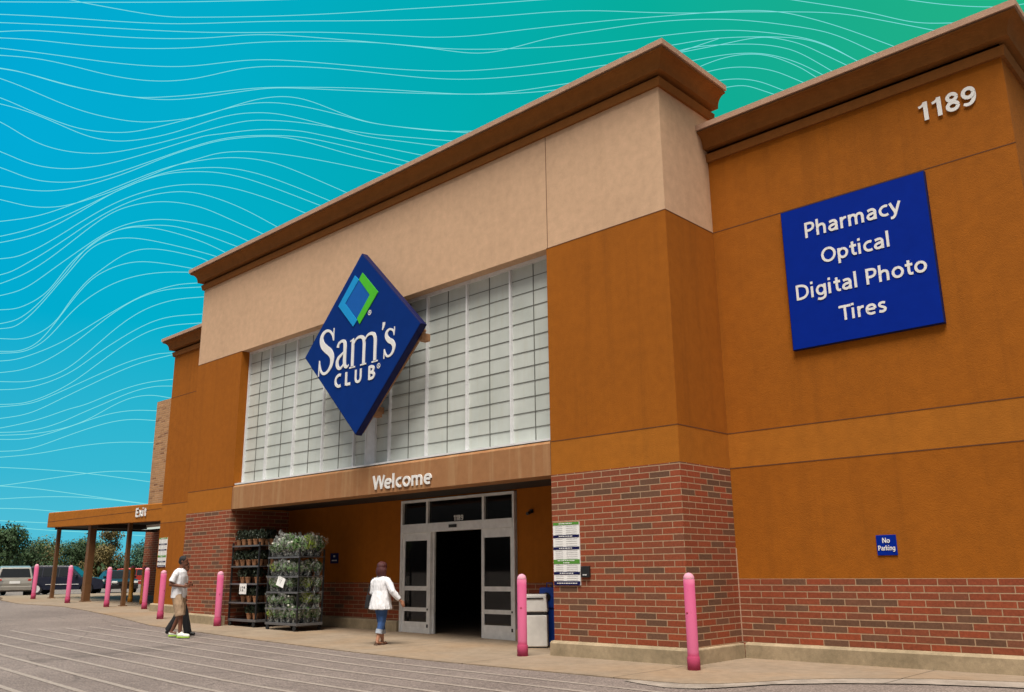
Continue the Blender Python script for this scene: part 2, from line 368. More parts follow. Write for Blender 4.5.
SL = [(-1.93, -2.47), (-2.52, -3.04), (-3.12, -3.66), (-3.74, -4.25), (-4.36, -4.83), (-4.93, -5.45), (-5.52, -6.05), (-6.13, -6.70), (-6.74, -7.26), (-7.36, -7.86), (-7.98, -8.5)]
bm = B()
for a, b in SL:
    k = (b-a)/11.0; prev = None; w = 0.046
    for i in range(61):
        x = -16.4+i*0.4; y = a+k*(x+16.4) if x < -2 else a+k*14.4+k*0.75*(x+2)
        c = [bm.verts.new((x, y-w, gasph(x)+0.010)), bm.verts.new((x, y+w, gasph(x)+0.010))]
        if prev: bm.faces.new((prev[0], c[0], c[1], prev[1]))
        prev = c
obj('road_marking', bm, M['paint'], kind='structure')

# ================================================================== THE STORE
store = thing('store_building', 'large orange stucco and red brick warehouse store with beige parapet and glazed entrance', 'building', (-8, 5, 0))
SO = Vector((-8, 5, 0))
def part(name, bm, mat, parent=store, bevel=0, smooth=False, label=None):
    o = obj(name, bm, mat, parent, bevel=bevel, smooth=smooth)
    if parent is store: o.matrix_parent_inverse = Matrix.Translation(-SO)
    if label: o['label'] = label
    return o
H1, H2, H3, H4, H5, HB, D = 3.11, 3.72, 7.50, 9.88, 8.92, 1.256, 1.59
XL, XB, XA, XR, XW = -16.67, -14.15, -2.75, 5.10, -21.68
def boxes(*bs):
    bm = B()
    for b in bs: box(bm, *b)
    return bm
# brickwork
part('brick_wall', boxes((XA, 0, 0, 3.0, -.2, H1)), M['brick'], label='red brick pier right of the entrance')
part('brick_wall', boxes((XL, XB, 0, 3.0, -.2, H1)), M['brick'], label='red brick pier left of the entrance')
part('brick_wall', boxes((0.002, XR, D, 4, -.2, HB)), M['brick'], label='low red brick base of the right wing')
# orange stucco
part('orange_wall', boxes((XA, 0, 0, 3.0, H2, H3)), M['orange'])
part('orange_wall', boxes((XL, XB, 0, 3.0, H2, H3)), M['orange'])
part('orange_wall', boxes((0.002, XR, D, 40, HB, H1)), M['orange']); part('orange_wall', boxes((0.002, XR, D, 40, H2, 9.4)), M['orange'])
part('brick_wall', boxes((XR-.3, XR, 4, 40, -.2, HB)), M['brick'])
part('orange_wall', boxes((XW, XL-.002, D, 5, -.2, H1)), M['orange']); part('orange_wall', boxes((XW, XL-.002, D, 12.2, H2, 9.4)), M['orange'])
part('stucco_band', boxes((XA, 0, 0, 3.0, H1, H2)), M['band'])
part('stucco_band', boxes((XL, XB, 0, 3.0, H1, H2)), M['band'])
part('stucco_band', boxes((0.002, XR, D, 40, H1, H2)), M['band'])
part('stucco_band', boxes((XW, XL-.002, D, 5, H1, H2)), M['band'])
part('beige_parapet', boxes((XL, 0, 0, 1.84, H3, 10.4)), M['beige'])
# lintel over the entrance with a sloping weathered top
bm = B(); pr = [(0.0, H1), (0.0, 3.69), (.05, 3.74), (.5, 3.76), (.5, H1)]
a = [bm.verts.new((XB, y, z)) for y, z in pr]; b = [bm.verts.new((XA, y, z)) for y, z in pr]
bm.faces.new(a); bm.faces.new(b[::-1])
for i in range(5): bm.faces.new((a[i], b[i], b[(i+1) % 5], a[(i+1) % 5]))
part('lintel', bm, M['lintel'])
# joints: narrow recess strips standing 2 mm proud
def jh(x0, x1, y, z, t=.008): return (x0, x1, y-.003, y+.02, z-t, z+t)
jt = [jh(XA, 0, 0, H3), jh(XL, XB, 0, H3), jh(XA, 0, 0, H2), jh(XL, XB, 0, H2), jh(0.003, XR, D, H3), jh(0.003, XR, D, H2), jh(0.003, XR, D, H1, .009), jh(XW, XL-.003, D, 7.42, .009), jh(XW, XL-.003, D, H2), jh(XW, XL-.003, D, H1, .008)]
for x in (0,): jt += [(x-.02, x+.003, 0.003, D, z-.008, z+.008) for z in (H3, H2)]
jt += [(XA+.028, XA+.040, -.003, .02, H3+.012, H4), (XA-.004, XA+.004, -.004, .02, H1, H2), (XB-.004, XB+.004, -.004, .02, H1, H2)]
for j_ in jt: part('expansion_joint', boxes(j_), M['joint'])
part('wall_seal', boxes((.003, .018, D-.014, D-.002, .24, HB+.5)), M['cap'])
# upper mass and roof behind the parapets, store body
part('upper_wall', boxes((XL+.01, -.01, 1.85, 12.2, 3.76, 9.3)), M['beige']); part('upper_wall', boxes((XL+.01, -.01, .75, 1.84, 3.77, 7.49)), M['beige'])
part('rear_wall', boxes((-33.0, XW-.01, 6.21, 12.2, -.2, 3.36)), M['brick'], label='shaded red brick wall under the exit canopy')
part('rear_wall', boxes((-33.0, XW-.01, 6.2, 12.2, 3.36, 9.45)), M['tanbrick'], label='tan brick wall rising behind the exit canopy')
part('rear_wall', boxes((-33.0, XR-.35, 12.25, 40, -.2, 9.0)), M['tanbrick'])

# cornices
def sweep(path, prof, name, mat, smooth=False):
    """path: plan points walked with the outside on the right-hand side; prof: (out, z)"""
    bm = B(); P = [Vector(p) for p in path]; rings = []
    for i, p in enumerate(P):
        ns = []
        if i > 0: d = (P[i]-P[i-1]).normalized(); ns.append(Vector((d.y, -d.x)))
        if i < len(P)-1: d = (P[i+1]-P[i]).normalized(); ns.append(Vector((d.y, -d.x)))
        n = ns[0] if len(ns) == 1 else (ns[0]+ns[1])/(1+ns[0].dot(ns[1]))
        rings.append([bm.verts.new((p.x+n.x*o, p.y+n.y*o, z)) for o, z in prof])
    for a, b in zip(rings, rings[1:]):
        for j in range(len(prof)-1): bm.faces.new((a[j], b[j], b[j+1], a[j+1]))
    bm.faces.new(rings[0]); bm.faces.new(rings[-1][::-1])
    return bm
def cornice(path, z0):
    pr = [(-.02, z0), (.055, z0), (.085, z0+.150), (.0, z0+.155), (.0, z0+.235), (.165, z0+.238), (.17, z0+.26)]
    for k in range(1, 10):
        t = k/9*math.pi/2; pr.append((.17+.17*(1-math.cos(t)), z0+.26+.24*math.sin(t)))
    pr += [(.345, z0+.525), (.30, z0+.528), (.30, z0+.547), (-.02, z0+.548)]
    o = part('cornice', sweep(path, pr, 'cornice', None), M['cornice'])
    part('cap_flashing', sweep(path, [(-.3, z0+.549), (.375, z0+.549), (.375, z0+.655), (-.3, z0+.675)], 'cap', None), M['cap'], parent=store)
cornice([(XL, 1.84), (XL, 0), (0, 0), (0, 1.84)], H4)
cornice([(0.003, D), (XR, D), (XR, 40)], H5)
cornice([(XW, 12.2), (XW, D), (XL-.003, D)], H5)

# concrete plinth
def plinth(bm, x0, x1, y, d=.10):
    n = max(1, int((x1-x0)/.8))
    for i in range(n):
        a = x0+(x1-x0)*i/n; b = x0+(x1-x0)*(i+1)/n
        A = [bm.verts.new(p) for p in ((a, y-d, gz(a)-.1), (a, y-d, gz(a)+.205), (a, y-d+.03, gz(a)+.235), (a, y+.02, gz(a)+.245), (a, y+.02, gz(a)-.1))]
        C = [bm.verts.new(p) for p in ((b, y-d, gz(b)-.1), (b, y-d, gz(b)+.205), (b, y-d+.03, gz(b)+.235), (b, y+.02, gz(b)+.245), (b, y+.02, gz(b)-.1))]
        for j in range(4): bm.faces.new((A[j], C[j], C[j+1], A[j+1]))
        if i == 0: bm.faces.new(A)
        if i == n-1: bm.faces.new(C[::-1])
bm = B(); plinth(bm, XA-.02, .1, 0); part('concrete_plinth', bm, M['plinth'])
bm = B(); plinth(bm, .1, XR+.1, D); part('concrete_plinth', bm, M['plinth'])
bm = B(); plinth(bm, XL-.1, XB+.02, 0); part('concrete_plinth', bm, M['plinth'])
bm = B(); plinth(bm, XW-.05, XL-.1, D); part('concrete_plinth', bm, M['plinth'])
for b_ in ((-.02, .10, -.098, D-.1, -.1, .228), (XA-.02, XA+.02, -.1, 1.8, -.1, .23)): part('concrete_plinth', boxes(b_), M['plinth'], bevel=.02)
bm = B(); plinth(bm, XB, -9.16, 1.8); part('concrete_plinth', bm, M['plinth'])
bm = B(); plinth(bm, -5.29, XA, 1.8); part('concrete_plinth', bm, M['plinth'])

# entrance recess: back wall, ceiling, store room behind
YD = 1.8
for b_ in ((XB, -9.15, YD, YD+.25, -.1, 1.18), (-5.30, XA, YD, YD+.25, -.1, 1.18)): part('recess_brick', boxes(b_), M['brick'])
for b_ in ((XB, -9.15, YD, YD+.25, 1.18, 3.5), (-5.30, XA, YD, YD+.25, 1.18, 3.5), (-9.15, -5.30, YD, YD+.25, 3.12, 3.5)): part('recess_wall', boxes(b_), M['orange'])
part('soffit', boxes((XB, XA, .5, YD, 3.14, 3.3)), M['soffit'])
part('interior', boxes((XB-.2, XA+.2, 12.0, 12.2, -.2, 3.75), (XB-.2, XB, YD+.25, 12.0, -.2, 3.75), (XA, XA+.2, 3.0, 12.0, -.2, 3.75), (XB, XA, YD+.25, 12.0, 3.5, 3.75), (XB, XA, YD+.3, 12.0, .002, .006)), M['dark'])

# the two big translucent windows
WY = .27
def window(x0, x1, mull, lab):
    w = part('window', boxes((x0, x1, WY+.03, WY+.06, 3.80, 7.47)), M['panel'], label=lab)
    fr = [(x0, x1, WY-.03, WY+.08, 3.755, 3.83), (x0, x1, WY-.03, WY+.08, 7.43, 7.50), (x0, x0+.04, WY-.028, WY+.078, 3.83, 7.43), (x1-.05, x1, WY-.028, WY+.078, 3.83, 7.43)]
    mu = []; xs = [x0+.02]+list(mull)+[x1-.02]
    for m in mull: fr.append((m-.020, m+.022, WY-.04, WY+.06, 3.83, 7.43)); mu.append((m-.036, m-.0205, WY-.0, WY+.05, 3.83, 7.43))
    for a, b in zip(xs, xs[1:]):
        if b-a > .9: mu.append(((a+b)/2-.008, (a+b)/2+.008, WY+.018, WY+.04, 3.83, 7.43))
    for k in range(1, 12): mu.append((x0+.05, x1-.05, WY+.020, WY+.038, 3.80+k*.306-.0055, 3.80+k*.306+.0055))
    part('frame', boxes(*fr), M['alu'], parent=w); part('muntin', boxes(*mu), M['muntin'], parent=w)
window(XB, -8.62, [-13.02, -11.72, -10.42, -9.12], 'left half of the tall gridded translucent window')
window(-8.34, XA, [-7.80, -6.53, -5.25, -3.97], 'right half of the tall gridded translucent window')
part('centre_post', boxes((-8.619, -8.341, WY-.02, WY+.1, 3.76, 7.5)), M['alu'])
part('window_sill', boxes((XB, XA, .05, WY-.031, 3.762, 3.80)), M['alu'])

# the sliding entrance doors: x -9.12 .. -5.33
F0, F1, O0, O1 = -9.12, -5.33, -7.99, -6.36
fw = .06
ef = part('door_frame', boxes((F0, F0+fw, YD-.06, YD+.08, 0.002, 3.10), (F1-fw, F1, YD-.06, YD+.08, 0.002, 3.10), (F0+fw, F1-fw, YD-.06, YD+.08, 3.04, 3.10),
     (F0+fw, F1-fw, YD-.07, YD+.10, 2.33, 2.53), (-8.20, -8.13, YD-.055, YD+.075, 2.53, 3.04), (-6.32, -6.25, YD-.055, YD+.075, 2.53, 3.04), (O0-.10, O0-.04, YD-.05, YD+.06, .002, 2.33)), M['doorframe'])
part('sensor', boxes((-7.36, -7.12, YD-.10, YD-.071, 2.40, 2.47)), M['black'], parent=ef)
for a, b in ((F0+fw, -8.20), (-8.13, -6.32), (-6.25, F1-fw)):
    part('transom_glass', boxes((a, b, YD, YD+.01, 2.53, 3.04)), M['glass'])
def leaf(x0, x1, y):
    st = .085
    z = [(.004, .16), (.16, .30), (.53, .62), (1.0, 1.10), (2.14, 2.326)]
    f = [(x0, x0+st, y, y+.05, .004, 2.326), (x1-st, x1, y, y+.05, .004, 2.326)]
    for i, (a, b) in enumerate(z): f.append((x0+st, x1-st, y+(.004 if i else 0), y+.046, a+(.001 if i == 1 else 0), b))
    d = part('sliding_door', boxes(*f), M['doorframe'])
    part('glass', boxes((x0+st, x1-st, y+.02, y+.03, .30, .53), (x0+st, x1-st, y+.02, y+.03, .62, 1.0), (x0+st, x1-st, y+.02, y+.03, 1.10, 2.14)), M['glass'], parent=d)
    part('lock', boxes((x1-.07, x1-.02, y-.012, y, .18, .25)), M['black'], parent=d); part('lock', boxes((x1-.065, x1-.025, y-.012, y, .56, .60)), M['black'], parent=d)
leaf(F0+fw, O0-.10, YD-.03); leaf(O0-.035, O0+.0, YD+.05) if False else None
leaf(O1, F1-fw, YD-.03)
part('door_edge', boxes((O0-.035, O0+.02, YD+.02, YD+.07, .004, 2.326)), M['doorframe'])

# exit canopy on the left
CX0, CX1 = -32.1, XW
def ftop(x): return 3.80+(CX1-x)*.0185
bm = B(); vs = []
for x in (CX0, CX1-.002):
    t = ftop(x); b_ = t-.60
    vs.append([bm.verts.new(p) for p in ((x, D, b_), (x, D, t-.03), (x, D+.03, t), (x, D+.3, t), (x, D+.3, b_))])
for i in range(5): bm.faces.new((vs[0][i], vs[1][i], vs[1][(i+1) % 5], vs[0][(i+1) % 5]))
bm.faces.new(vs[0]); bm.faces.new(vs[1][::-1])
canopy = part('canopy', bm, M['band'])
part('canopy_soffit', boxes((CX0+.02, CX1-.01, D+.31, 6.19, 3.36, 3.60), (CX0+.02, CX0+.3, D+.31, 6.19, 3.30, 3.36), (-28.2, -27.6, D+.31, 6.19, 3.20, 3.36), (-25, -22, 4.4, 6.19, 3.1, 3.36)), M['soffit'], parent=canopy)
part('canopy_side', boxes((CX0-.005, CX0+.02, D+.01, 6.19, 3.38, 3.98)), M['band'], parent=canopy)
part('seam_strip', boxes((CX0, CX1, D-.004, D, 3.60, 3.615)), M['joint'], parent=canopy)
for x, w in ((-31.85, .07), (-28.37, .125), (-24.97, .07)):
    part('canopy_post', boxes((x-w, x+w, 2.0-w, 2.0+w, gz(x)-.05, 3.33), (x-w-.05, x+w+.05, 1.95-w, 2.05+w, gz(x)-.05, gz(x)+.03)), M['postbrown'], bevel=.008)
part('canopy_wall', boxes((XW-.008, XW-.002, 1.9, 6.19, -.1, 3.30)), M['brick'])
ex = part('exit_door', boxes((-30.3, -26.6, 6.10, 6.18, .3, 3.0)), M['glass'])
part('frame', boxes((-30.4, -30.3, 6.05, 6.19, .3, 3.1), (-28.5, -28.4, 6.05, 6.10, .3, 3.0), (-26.6, -26.5, 6.05, 6.19, .3, 3.1), (-30.3, -26.6, 6.05, 6.19, 3.0, 3.1), (-30.3, -26.6, 6.05, 6.09, 2.3, 2.4)), M['doorframe'], parent=ex)

# ================================================================== SIGNS ON THE STORE
# tilted square sign with the emblem
SC = Vector((-8.1, -.45, 6.55)); sg = thing('diamond_sign', 'big navy diamond shaped sign with blue and green emblem before the window', 'sign', SC)
def dpoly(pts, y0, y1): bm = B(); prism(bm, pts, y0, y1); return bm
DH, DV = 2.185, 2.165
dp = [(0, DV), (-DH, 0), (0, -DV), (DH, 0)]
obj('sign_box', dpoly(dp, .0, .17), M['navy'], sg, bevel=.02)
fi = [(x*.985, z*.985) for x, z in dp]
obj('sign_face', dpoly(fi, -.006, -.001), M['diablue'], sg)
for b_ in ((1.86, 2.02, .17, .40, -.30, -.14), (.28, .42, .17, .40, -1.76, -1.64), (-2.0, -1.85, .17, .72, -.2, -.06), (-.08, .08, .17, .72, -1.6, -1.45), (-.5, .5, .171, .45, 1.0, 1.25)): obj('bracket', boxes(b_), M['bracket'], sg)
bm = B(); tube(bm, [(-.05, .22, -2.06), (2.05, .22, -.08)], .04, 6); obj('rail', bm, M['bracket'], sg)
lc = [(-.215, 1.651), (-.056, 1.505), (-.558, 1.039), (-.069, .529), (-.216, .402), (-.833, 1.027)]
inn = [(-.056, 1.503), (.375, 1.041), (-.079, .568), (-.555, 1.039)]
gr = [(.074, 1.651), (.685, 1.039), (.03, .415), (-.077, .566), (.379, 1.041), (-.054, 1.515)]
obj('light_blue_chevron', dpoly(lc, -.022, -.006), M['lightblue'], sg); obj('inner_diamond', dpoly(inn, -.014, -.006), M['midblue'], sg); obj('green_chevron', dpoly(gr, -.022, -.006), M['green'], sg)
# serif letters as broad-nib strokes: (x, z, half width)
def catmull(P, n=8):
    out = []; Q = [P[0]]+list(P)+[P[-1]]
    for i in range(1, len(Q)-2):
        for k in range(n):
            t = k/n; out.append(tuple(.5*((2*b)+(-a+c)*t+(2*a-5*b+4*c-d)*t*t+(-a+3*b-3*c+d)*t**3) for a, b, c, d in zip(Q[i-1], Q[i], Q[i+1], Q[i+2])))
    out.append(tuple(P[-1])); return out
_ly = [0]
def stroke(bm, P, curved=True, y=-.006, dep=.010):
    _ly[0] = (_ly[0]+1) % 7; d = dep+_ly[0]*.0012
    pts = catmull(P) if curved else P; L = []; Rr = []
    for i, (x, z, w) in enumerate(pts):
        a = pts[max(0, i-1)]; b = pts[min(len(pts)-1, i+1)]; t = Vector((b[0]-a[0], b[1]-a[1])); t = t.normalized() if t.length > 1e-9 else Vector((1, 0)); n = Vector((-t.y, t.x))
        L.append((x+n.x*w, z+n.y*w)); Rr.append((x-n.x*w, z-n.y*w))
    for i in range(len(L)-1):
        q = [L[i], L[i+1], Rr[i+1], Rr[i]]
        f = [bm.verts.new((px, y-d, pz)) for px, pz in q]; bm.faces.new(f)
    for ed in (L, Rr):
        for i in range(len(ed)-1):
            (ax, az), (bx, bz) = ed[i], ed[i+1]; bm.faces.new([bm.verts.new(p) for p in ((ax, y-d, az), (bx, y-d, bz), (bx, y, bz), (ax, y, az))])

def _el(cx, cz, rx, rz): return ([(cx+rx*math.sin(k*math.pi/8), cz+rz*math.cos(k*math.pi/8)) for k in range(17)], 1)
def _st(*p): return (list(p), 0)
def _cv(*p): return (list(p), 1)
GL = {
 'P': ([_st((.09, 0), (.09, 1)), _cv((.09, .92), (.30, .92), (.45, .85), (.49, .70), (.44, .54), (.30, .46), (.09, .455))], .60),
 'h': ([_st((.09, 0), (.09, 1.04)), _cv((.09, .42), (.16, .58), (.30, .64), (.43, .58), (.465, .42), (.465, .2), (.465, 0))], .63),
 'n': ([_st((.09, 0), (.09, .72)), _cv((.09, .42), (.16, .58), (.30, .64), (.43, .58), (.465, .42), (.465, .2), (.465, 0))], .63),
 'm': ([_st((.09, 0), (.09, .72)), _cv((.09, .42), (.15, .58), (.27, .64), (.38, .58), (.42, .42), (.42, .2), (.42, 0)), _cv((.42, .42), (.48, .58), (.60, .64), (.71, .58), (.75, .42), (.75, .2), (.75, 0))], .92),
 'a': ([_cv((.09, .60), (.24, .65), (.38, .62), (.44, .50), (.44, .3), (.44, 0)), _cv((.44, .40), (.28, .39), (.13, .33), (.08, .20), (.15, .09), (.28, .08), (.39, .15), (.44, .26))], .60),
 'r': ([_st((.09, 0), (.09, .72)), _cv((.09, .40), (.15, .56), (.25, .635), (.36, .64))], .40),
 'c': ([_cv((.44, .61), (.34, .645), (.20, .61), (.09, .49), (.07, .36), (.10, .21), (.21, .10), (.35, .075), (.45, .11))], .50),
 'y': ([_st((.04, .72), (.28, .06)), _cv((.51, .72), (.40, .40), (.29, .06), (.22, -.12), (.13, -.20), (.03, -.20))], .55),
 'O': ([_el(.40, .5, .325, .425)], .84), 'o': ([_el(.30, .36, .225, .285)], .62),
 'p': ([_st((.09, -.28), (.09, .72)), _el(.30, .36, .21, .285)], .61),
 't': ([_cv((.19, .92), (.19, .60), (.19, .25), (.24, .10), (.38, .085)), _st((.03, .645), (.38, .645))], .42),
 'i': ([_st((.09, 0), (.09, .72)), _st((.09, .87), (.09, 1.03))], .27), 'l': ([_st((.09, 0), (.09, 1.04))], .27),
 'D': ([_st((.09, 0), (.09, 1)), _cv((.09, .925), (.30, .925), (.50, .85), (.62, .69), (.65, .5), (.62, .31), (.50, .15), (.30, .075), (.09, .075))], .79),
 'g': ([_el(.28, .37, .205, .275), _cv((.49, .72), (.49, .40), (.49, .02), (.45, -.13), (.33, -.21), (.20, -.21), (.09, -.17))], .63),
 'T': ([_st((0, .925), (.62, .925)), _st((.31, .93), (.31, 0))], .60),
 'e': ([_st((.09, .375), (.48, .375)), _cv((.485, .38), (.46, .53), (.38, .63), (.26, .648), (.14, .59), (.075, .45), (.075, .27), (.15, .13), (.29, .072), (.46, .115))], .58),
 's': ([_cv((.38, .61), (.26, .65), (.14, .62), (.095, .52), (.15, .42), (.27, .35), (.36, .25), (.33, .12), (.21, .07), (.06, .11))], .46),
 'W': ([_st((.03, 1), (.24, .02)), _st((.24, .02), (.46, .98)), _st((.46, .98), (.68, .02)), _st((.68, .02), (.89, 1))], .90),
 'x': ([_st((.03, .72), (.47, 0)), _st((.47, .72), (.03, 0))], .52), 'E': ([_st((.09, 0), (.09, 1)), _st((.09, .925), (.50, .925)), _st((.09, .51), (.46, .51)), _st((.09, .075), (.51, .075))], .57),
 'N': ([_st((.09, 0), (.09, 1)), _st((.62, 0), (.62, 1)), _st((.09, .98), (.62, .02))], .76),
 'k': ([_st((.09, 0), (.09, 1.04)), _st((.12, .33), (.46, .72)), _st((.20, .42), (.50, 0))], .54),
 'C': ([_cv((.57, .87), (.44, .925), (.29, .89), (.13, .73), (.085, .5), (.13, .27), (.29, .11), (.44, .075), (.58, .12))], .62),
 'L': ([_st((.09, 0), (.09, 1)), _st((.09, .075), (.48, .075))], .5), 'U': ([_cv((.09, 1), (.09, .6), (.09, .33), (.16, .14), (.33, .072), (.50, .14), (.57, .33), (.57, .6), (.57, 1))], .7),
 'B': ([_st((.09, 0), (.09, 1)), _cv((.09, .925), (.28, .925), (.42, .86), (.44, .73), (.38, .59), (.25, .52), (.09, .515)), _cv((.25, .52), (.42, .45), (.50, .30), (.44, .14), (.28, .075), (.09, .075))], .6),
 ' ': ([], .30)}
def glyphs(s, x0, x1, zb, cap, y, dep=.006, hw=.082, bm=None, sp=0.02):
    """humanist sans lettering drawn with round-nib strokes between x0 and x1"""
    tot = sum(GL[c][1]+sp for c in s)-sp-.08; k = (x1-x0)/tot; bm = bm or B(); cx = -.02
    for c in s:
        for P, cur in GL[c][0]: stroke(bm, [(x0+(cx+px)*k, zb+pz*cap, hw*(k+cap)/2) for px, pz in P], bool(cur), y, dep)
        cx += GL[c][1]+sp
    return bm
bm = B()
# S
stroke(bm, [(-.98, .22, .014), (-1.03, .36, .028), (-1.14, .47, .030), (-1.28, .505, .036), (-1.42, .45, .055), (-1.475, .32, .072), (-1.41, .17, .085), (-1.26, .05, .092), (-1.10, -.06, .092), (-1.01, -.20, .078), (-1.03, -.37, .058), (-1.15, -.50, .040), (-1.30, -.545, .034), (-1.43, -.48, .032), (-1.50, -.34, .026), (-1.52, -.20, .014)])
stroke(bm, [(-.975, .52, .014), (-.978, .38, .016), (-.972, .21, .010)]); stroke(bm, [(-1.535, -.58, .014), (-1.53, -.42, .016), (-1.525, -.19, .010)])
# a
stroke(bm, [(-.79, .0, .046), (-.76, .085, .036), (-.66, .13, .030), (-.56, .115, .042), (-.51, .03, .056), (-.505, -.15, .056), (-.505, -.40, .054), (-.47, -.50, .042), (-.40, -.53, .026), (-.33, -.48, .013)])
stroke(bm, [(-.51, -.13, .018), (-.62, -.19, .030), (-.75, -.27, .048), (-.795, -.38, .052), (-.75, -.49, .042), (-.66, -.52, .032), (-.56, -.46, .022), (-.51, -.38, .014)])
# m
def serif(x, z, w, h=.016): stroke(bm, [(x-w, z, h), (x+w, z, h)], False)
stroke(bm, [(-.20, .08, .046), (-.20, -.55, .046)], False); serif(-.20, -.57, .115); stroke(bm, [(-.31, .06, .014), (-.16, .105, .018)], False)
for xa, xb in ((-.19, .22), (.22, .63)):
    stroke(bm, [(xa, -.05, .014), (xa+.10, .07, .024), (xa+.23, .105, .034), (xa+.36, .06, .044), (xb, -.08, .048), (xb, -.30, .046)])
    stroke(bm, [(xb, -.10, .046), (xb, -.55, .046)], False); serif(xb, -.57, .115)
# apostrophe, s
stroke(bm, [(.925, .275, .045), (.915, .20, .040), (.875, .10, .016)])
stroke(bm, [(1.29, -.09, .010), (1.27, .0, .020), (1.19, .06, .022), (1.10, .065, .028), (1.03, .01, .042), (1.03, -.08, .052), (1.11, -.17, .060), (1.23, -.24, .060), (1.295, -.34, .052), (1.26, -.46, .038), (1.17, -.53, .026), (1.07, -.53, .024), (1.00, -.46, .022), (.965, -.36, .012)])
stroke(bm, [(1.30, .10, .012), (1.298, -.01, .013), (1.292, -.10, .009)]); stroke(bm, [(.955, -.57, .012), (.958, -.47, .013), (.962, -.35, .009)])
obj('lettering', bm, M['white'], sg)
bm = B()
for ch, x0, x1 in (('C', -.855, -.62), ('L', -.445, -.265), ('U', -.085, .155), ('B', .415, .635)): glyphs(ch, x0, x1, -.965, .315, -.006, .010, .090, bm)
obj('small_lettering', bm, M['white'], sg)
bm = B()
for cx, cz in ((.392, .615), (.775, -.695)):
    n = 18
    for k in range(n):
        a, b = 2*math.pi*k/n, 2*math.pi*(k+1)/n
        bm.faces.new([bm.verts.new((cx+r*math.cos(t), -.016, cz+r*math.sin(t))) for r, t in ((.062, a), (.062, b), (.044, b), (.044, a))])
obj('registered_mark', join_meshes([mesh_of(bm, 'r'), text_mesh('R', .372, .414, .587, .056, -.006, .010, .006), text_mesh('R', .755, .797, -.723, .056, -.006, .010, .006)]), M['white'], sg)

def letters(name, label, s, x0, x1, zb, cap, y, depth, hw=.085):
    c = Vector(((x0+x1)/2, y, zb)); bm = glyphs(s, x0-c.x, x1-c.x, 0, cap, 0, depth, hw)
    return tag(obj(name, bm, M['white'], loc=c), label, 'sign')
letters('welcome_lettering', 'white raised letters reading Welcome on the stained lintel above the doors', 'Welcome', -7.97, -6.03, 3.195, .305, -.003, .02, .070)
def digit_strokes(ch):
    if ch == '1': return [([(.37, 0, .10), (.37, 1, .10)], False), ([(.33, .95, .05), (.22, .82, .06), (.06, .77, .065)], True)], .62
    o = lambda cx, cz, rx, rz, w: ([(cx+rx*math.cos(k*math.pi/8), cz+rz*math.sin(k*math.pi/8), w) for k in range(17)], True)
    if ch == '8': return [o(.34, .27, .225, .195, .088), o(.34, .735, .195, .175, .085)], .72
    return [o(.34, .67, .225, .235, .088), ([(.565, .70, .088), (.565, .45, .09), (.51, .24, .09), (.38, .11, .085), (.22, .09, .08), (.09, .15, .06)], True)], .74
def numerals(name, label, s_, x0, x1, zb, capz, y, cat='sign'):
    tot = sum(digit_strokes(c)[1] for c in s_)-.06; kx_ = (x1-x0)/tot; bm = B(); cx = 0
    for c in s_:
        st, adv = digit_strokes(c)
        for P, cur in st: stroke(bm, [((cx+px)*kx_-(x1-x0)/2, pz*capz, w*(kx_+capz)/2) for px, pz, w in P], cur, 0)
        cx += adv
    return tag(obj(name, bm, M['white'], loc=((x0+x1)/2, y, zb)), label, 'sign')
NUMS = []
letters('exit_lettering', 'white raised letters reading Exit on the fascia of the left canopy', 'Exit', -23.62, -22.80, 3.41, .30, D-.006, .02, .085)
sb = thing('services_sign', 'square blue board reading Pharmacy Optical Digital Photo Tires on the right wing', 'sign', (2.6, D, 6.2))
SB = Vector((2.6, D, 6.2))
def sp(name, me, mat, par, off, **k):
    if isinstance(me, bmesh.types.BMesh): me = mesh_of(me, name)
    for v in me.vertices: v.co -= off
    return obj(name, me, mat, par, **k)
sp('board', boxes((1.385, 3.815, D-.075, D-.002, 4.965, 7.46)), M['navy'], sb, SB, bevel=.008)
sp('board_face', boxes((1.40, 3.80, D-.079, D-.076, 4.98, 7.445)), M['signblue'], sb, SB)
for s, x0, x1, zb, cap in (('Pharmacy', 1.80, 3.385, 6.875, .275), ('Optical', 2.045, 3.18, 6.36, .26), ('Digital Photo', 1.54, 3.665, 5.815, .265), ('Tires', 2.245, 2.99, 5.315, .25)):
    sp('lettering', glyphs(s, x0, x1, zb, cap, D-.079, .004, .070), M['white'], sb, SB)
npk = thing('no_parking_sign', 'small blue plate reading No Parking on the orange right wing', 'sign', (2.55, D, 1.74)); NP = Vector((2.55, D, 1.74))
sp('plate', boxes((2.40, 2.70, D-.018, D-.002, 1.592, 1.892)), M['signblue'], npk, NP, bevel=.004)
sp('lettering', glyphs('No', 2.495, 2.605, 1.775, .075, D-.018, .002, .072), M['white'], npk, NP); sp('lettering', glyphs('Parking', 2.425, 2.675, 1.665, .072, D-.018, .002, .072), M['white'], npk, NP)
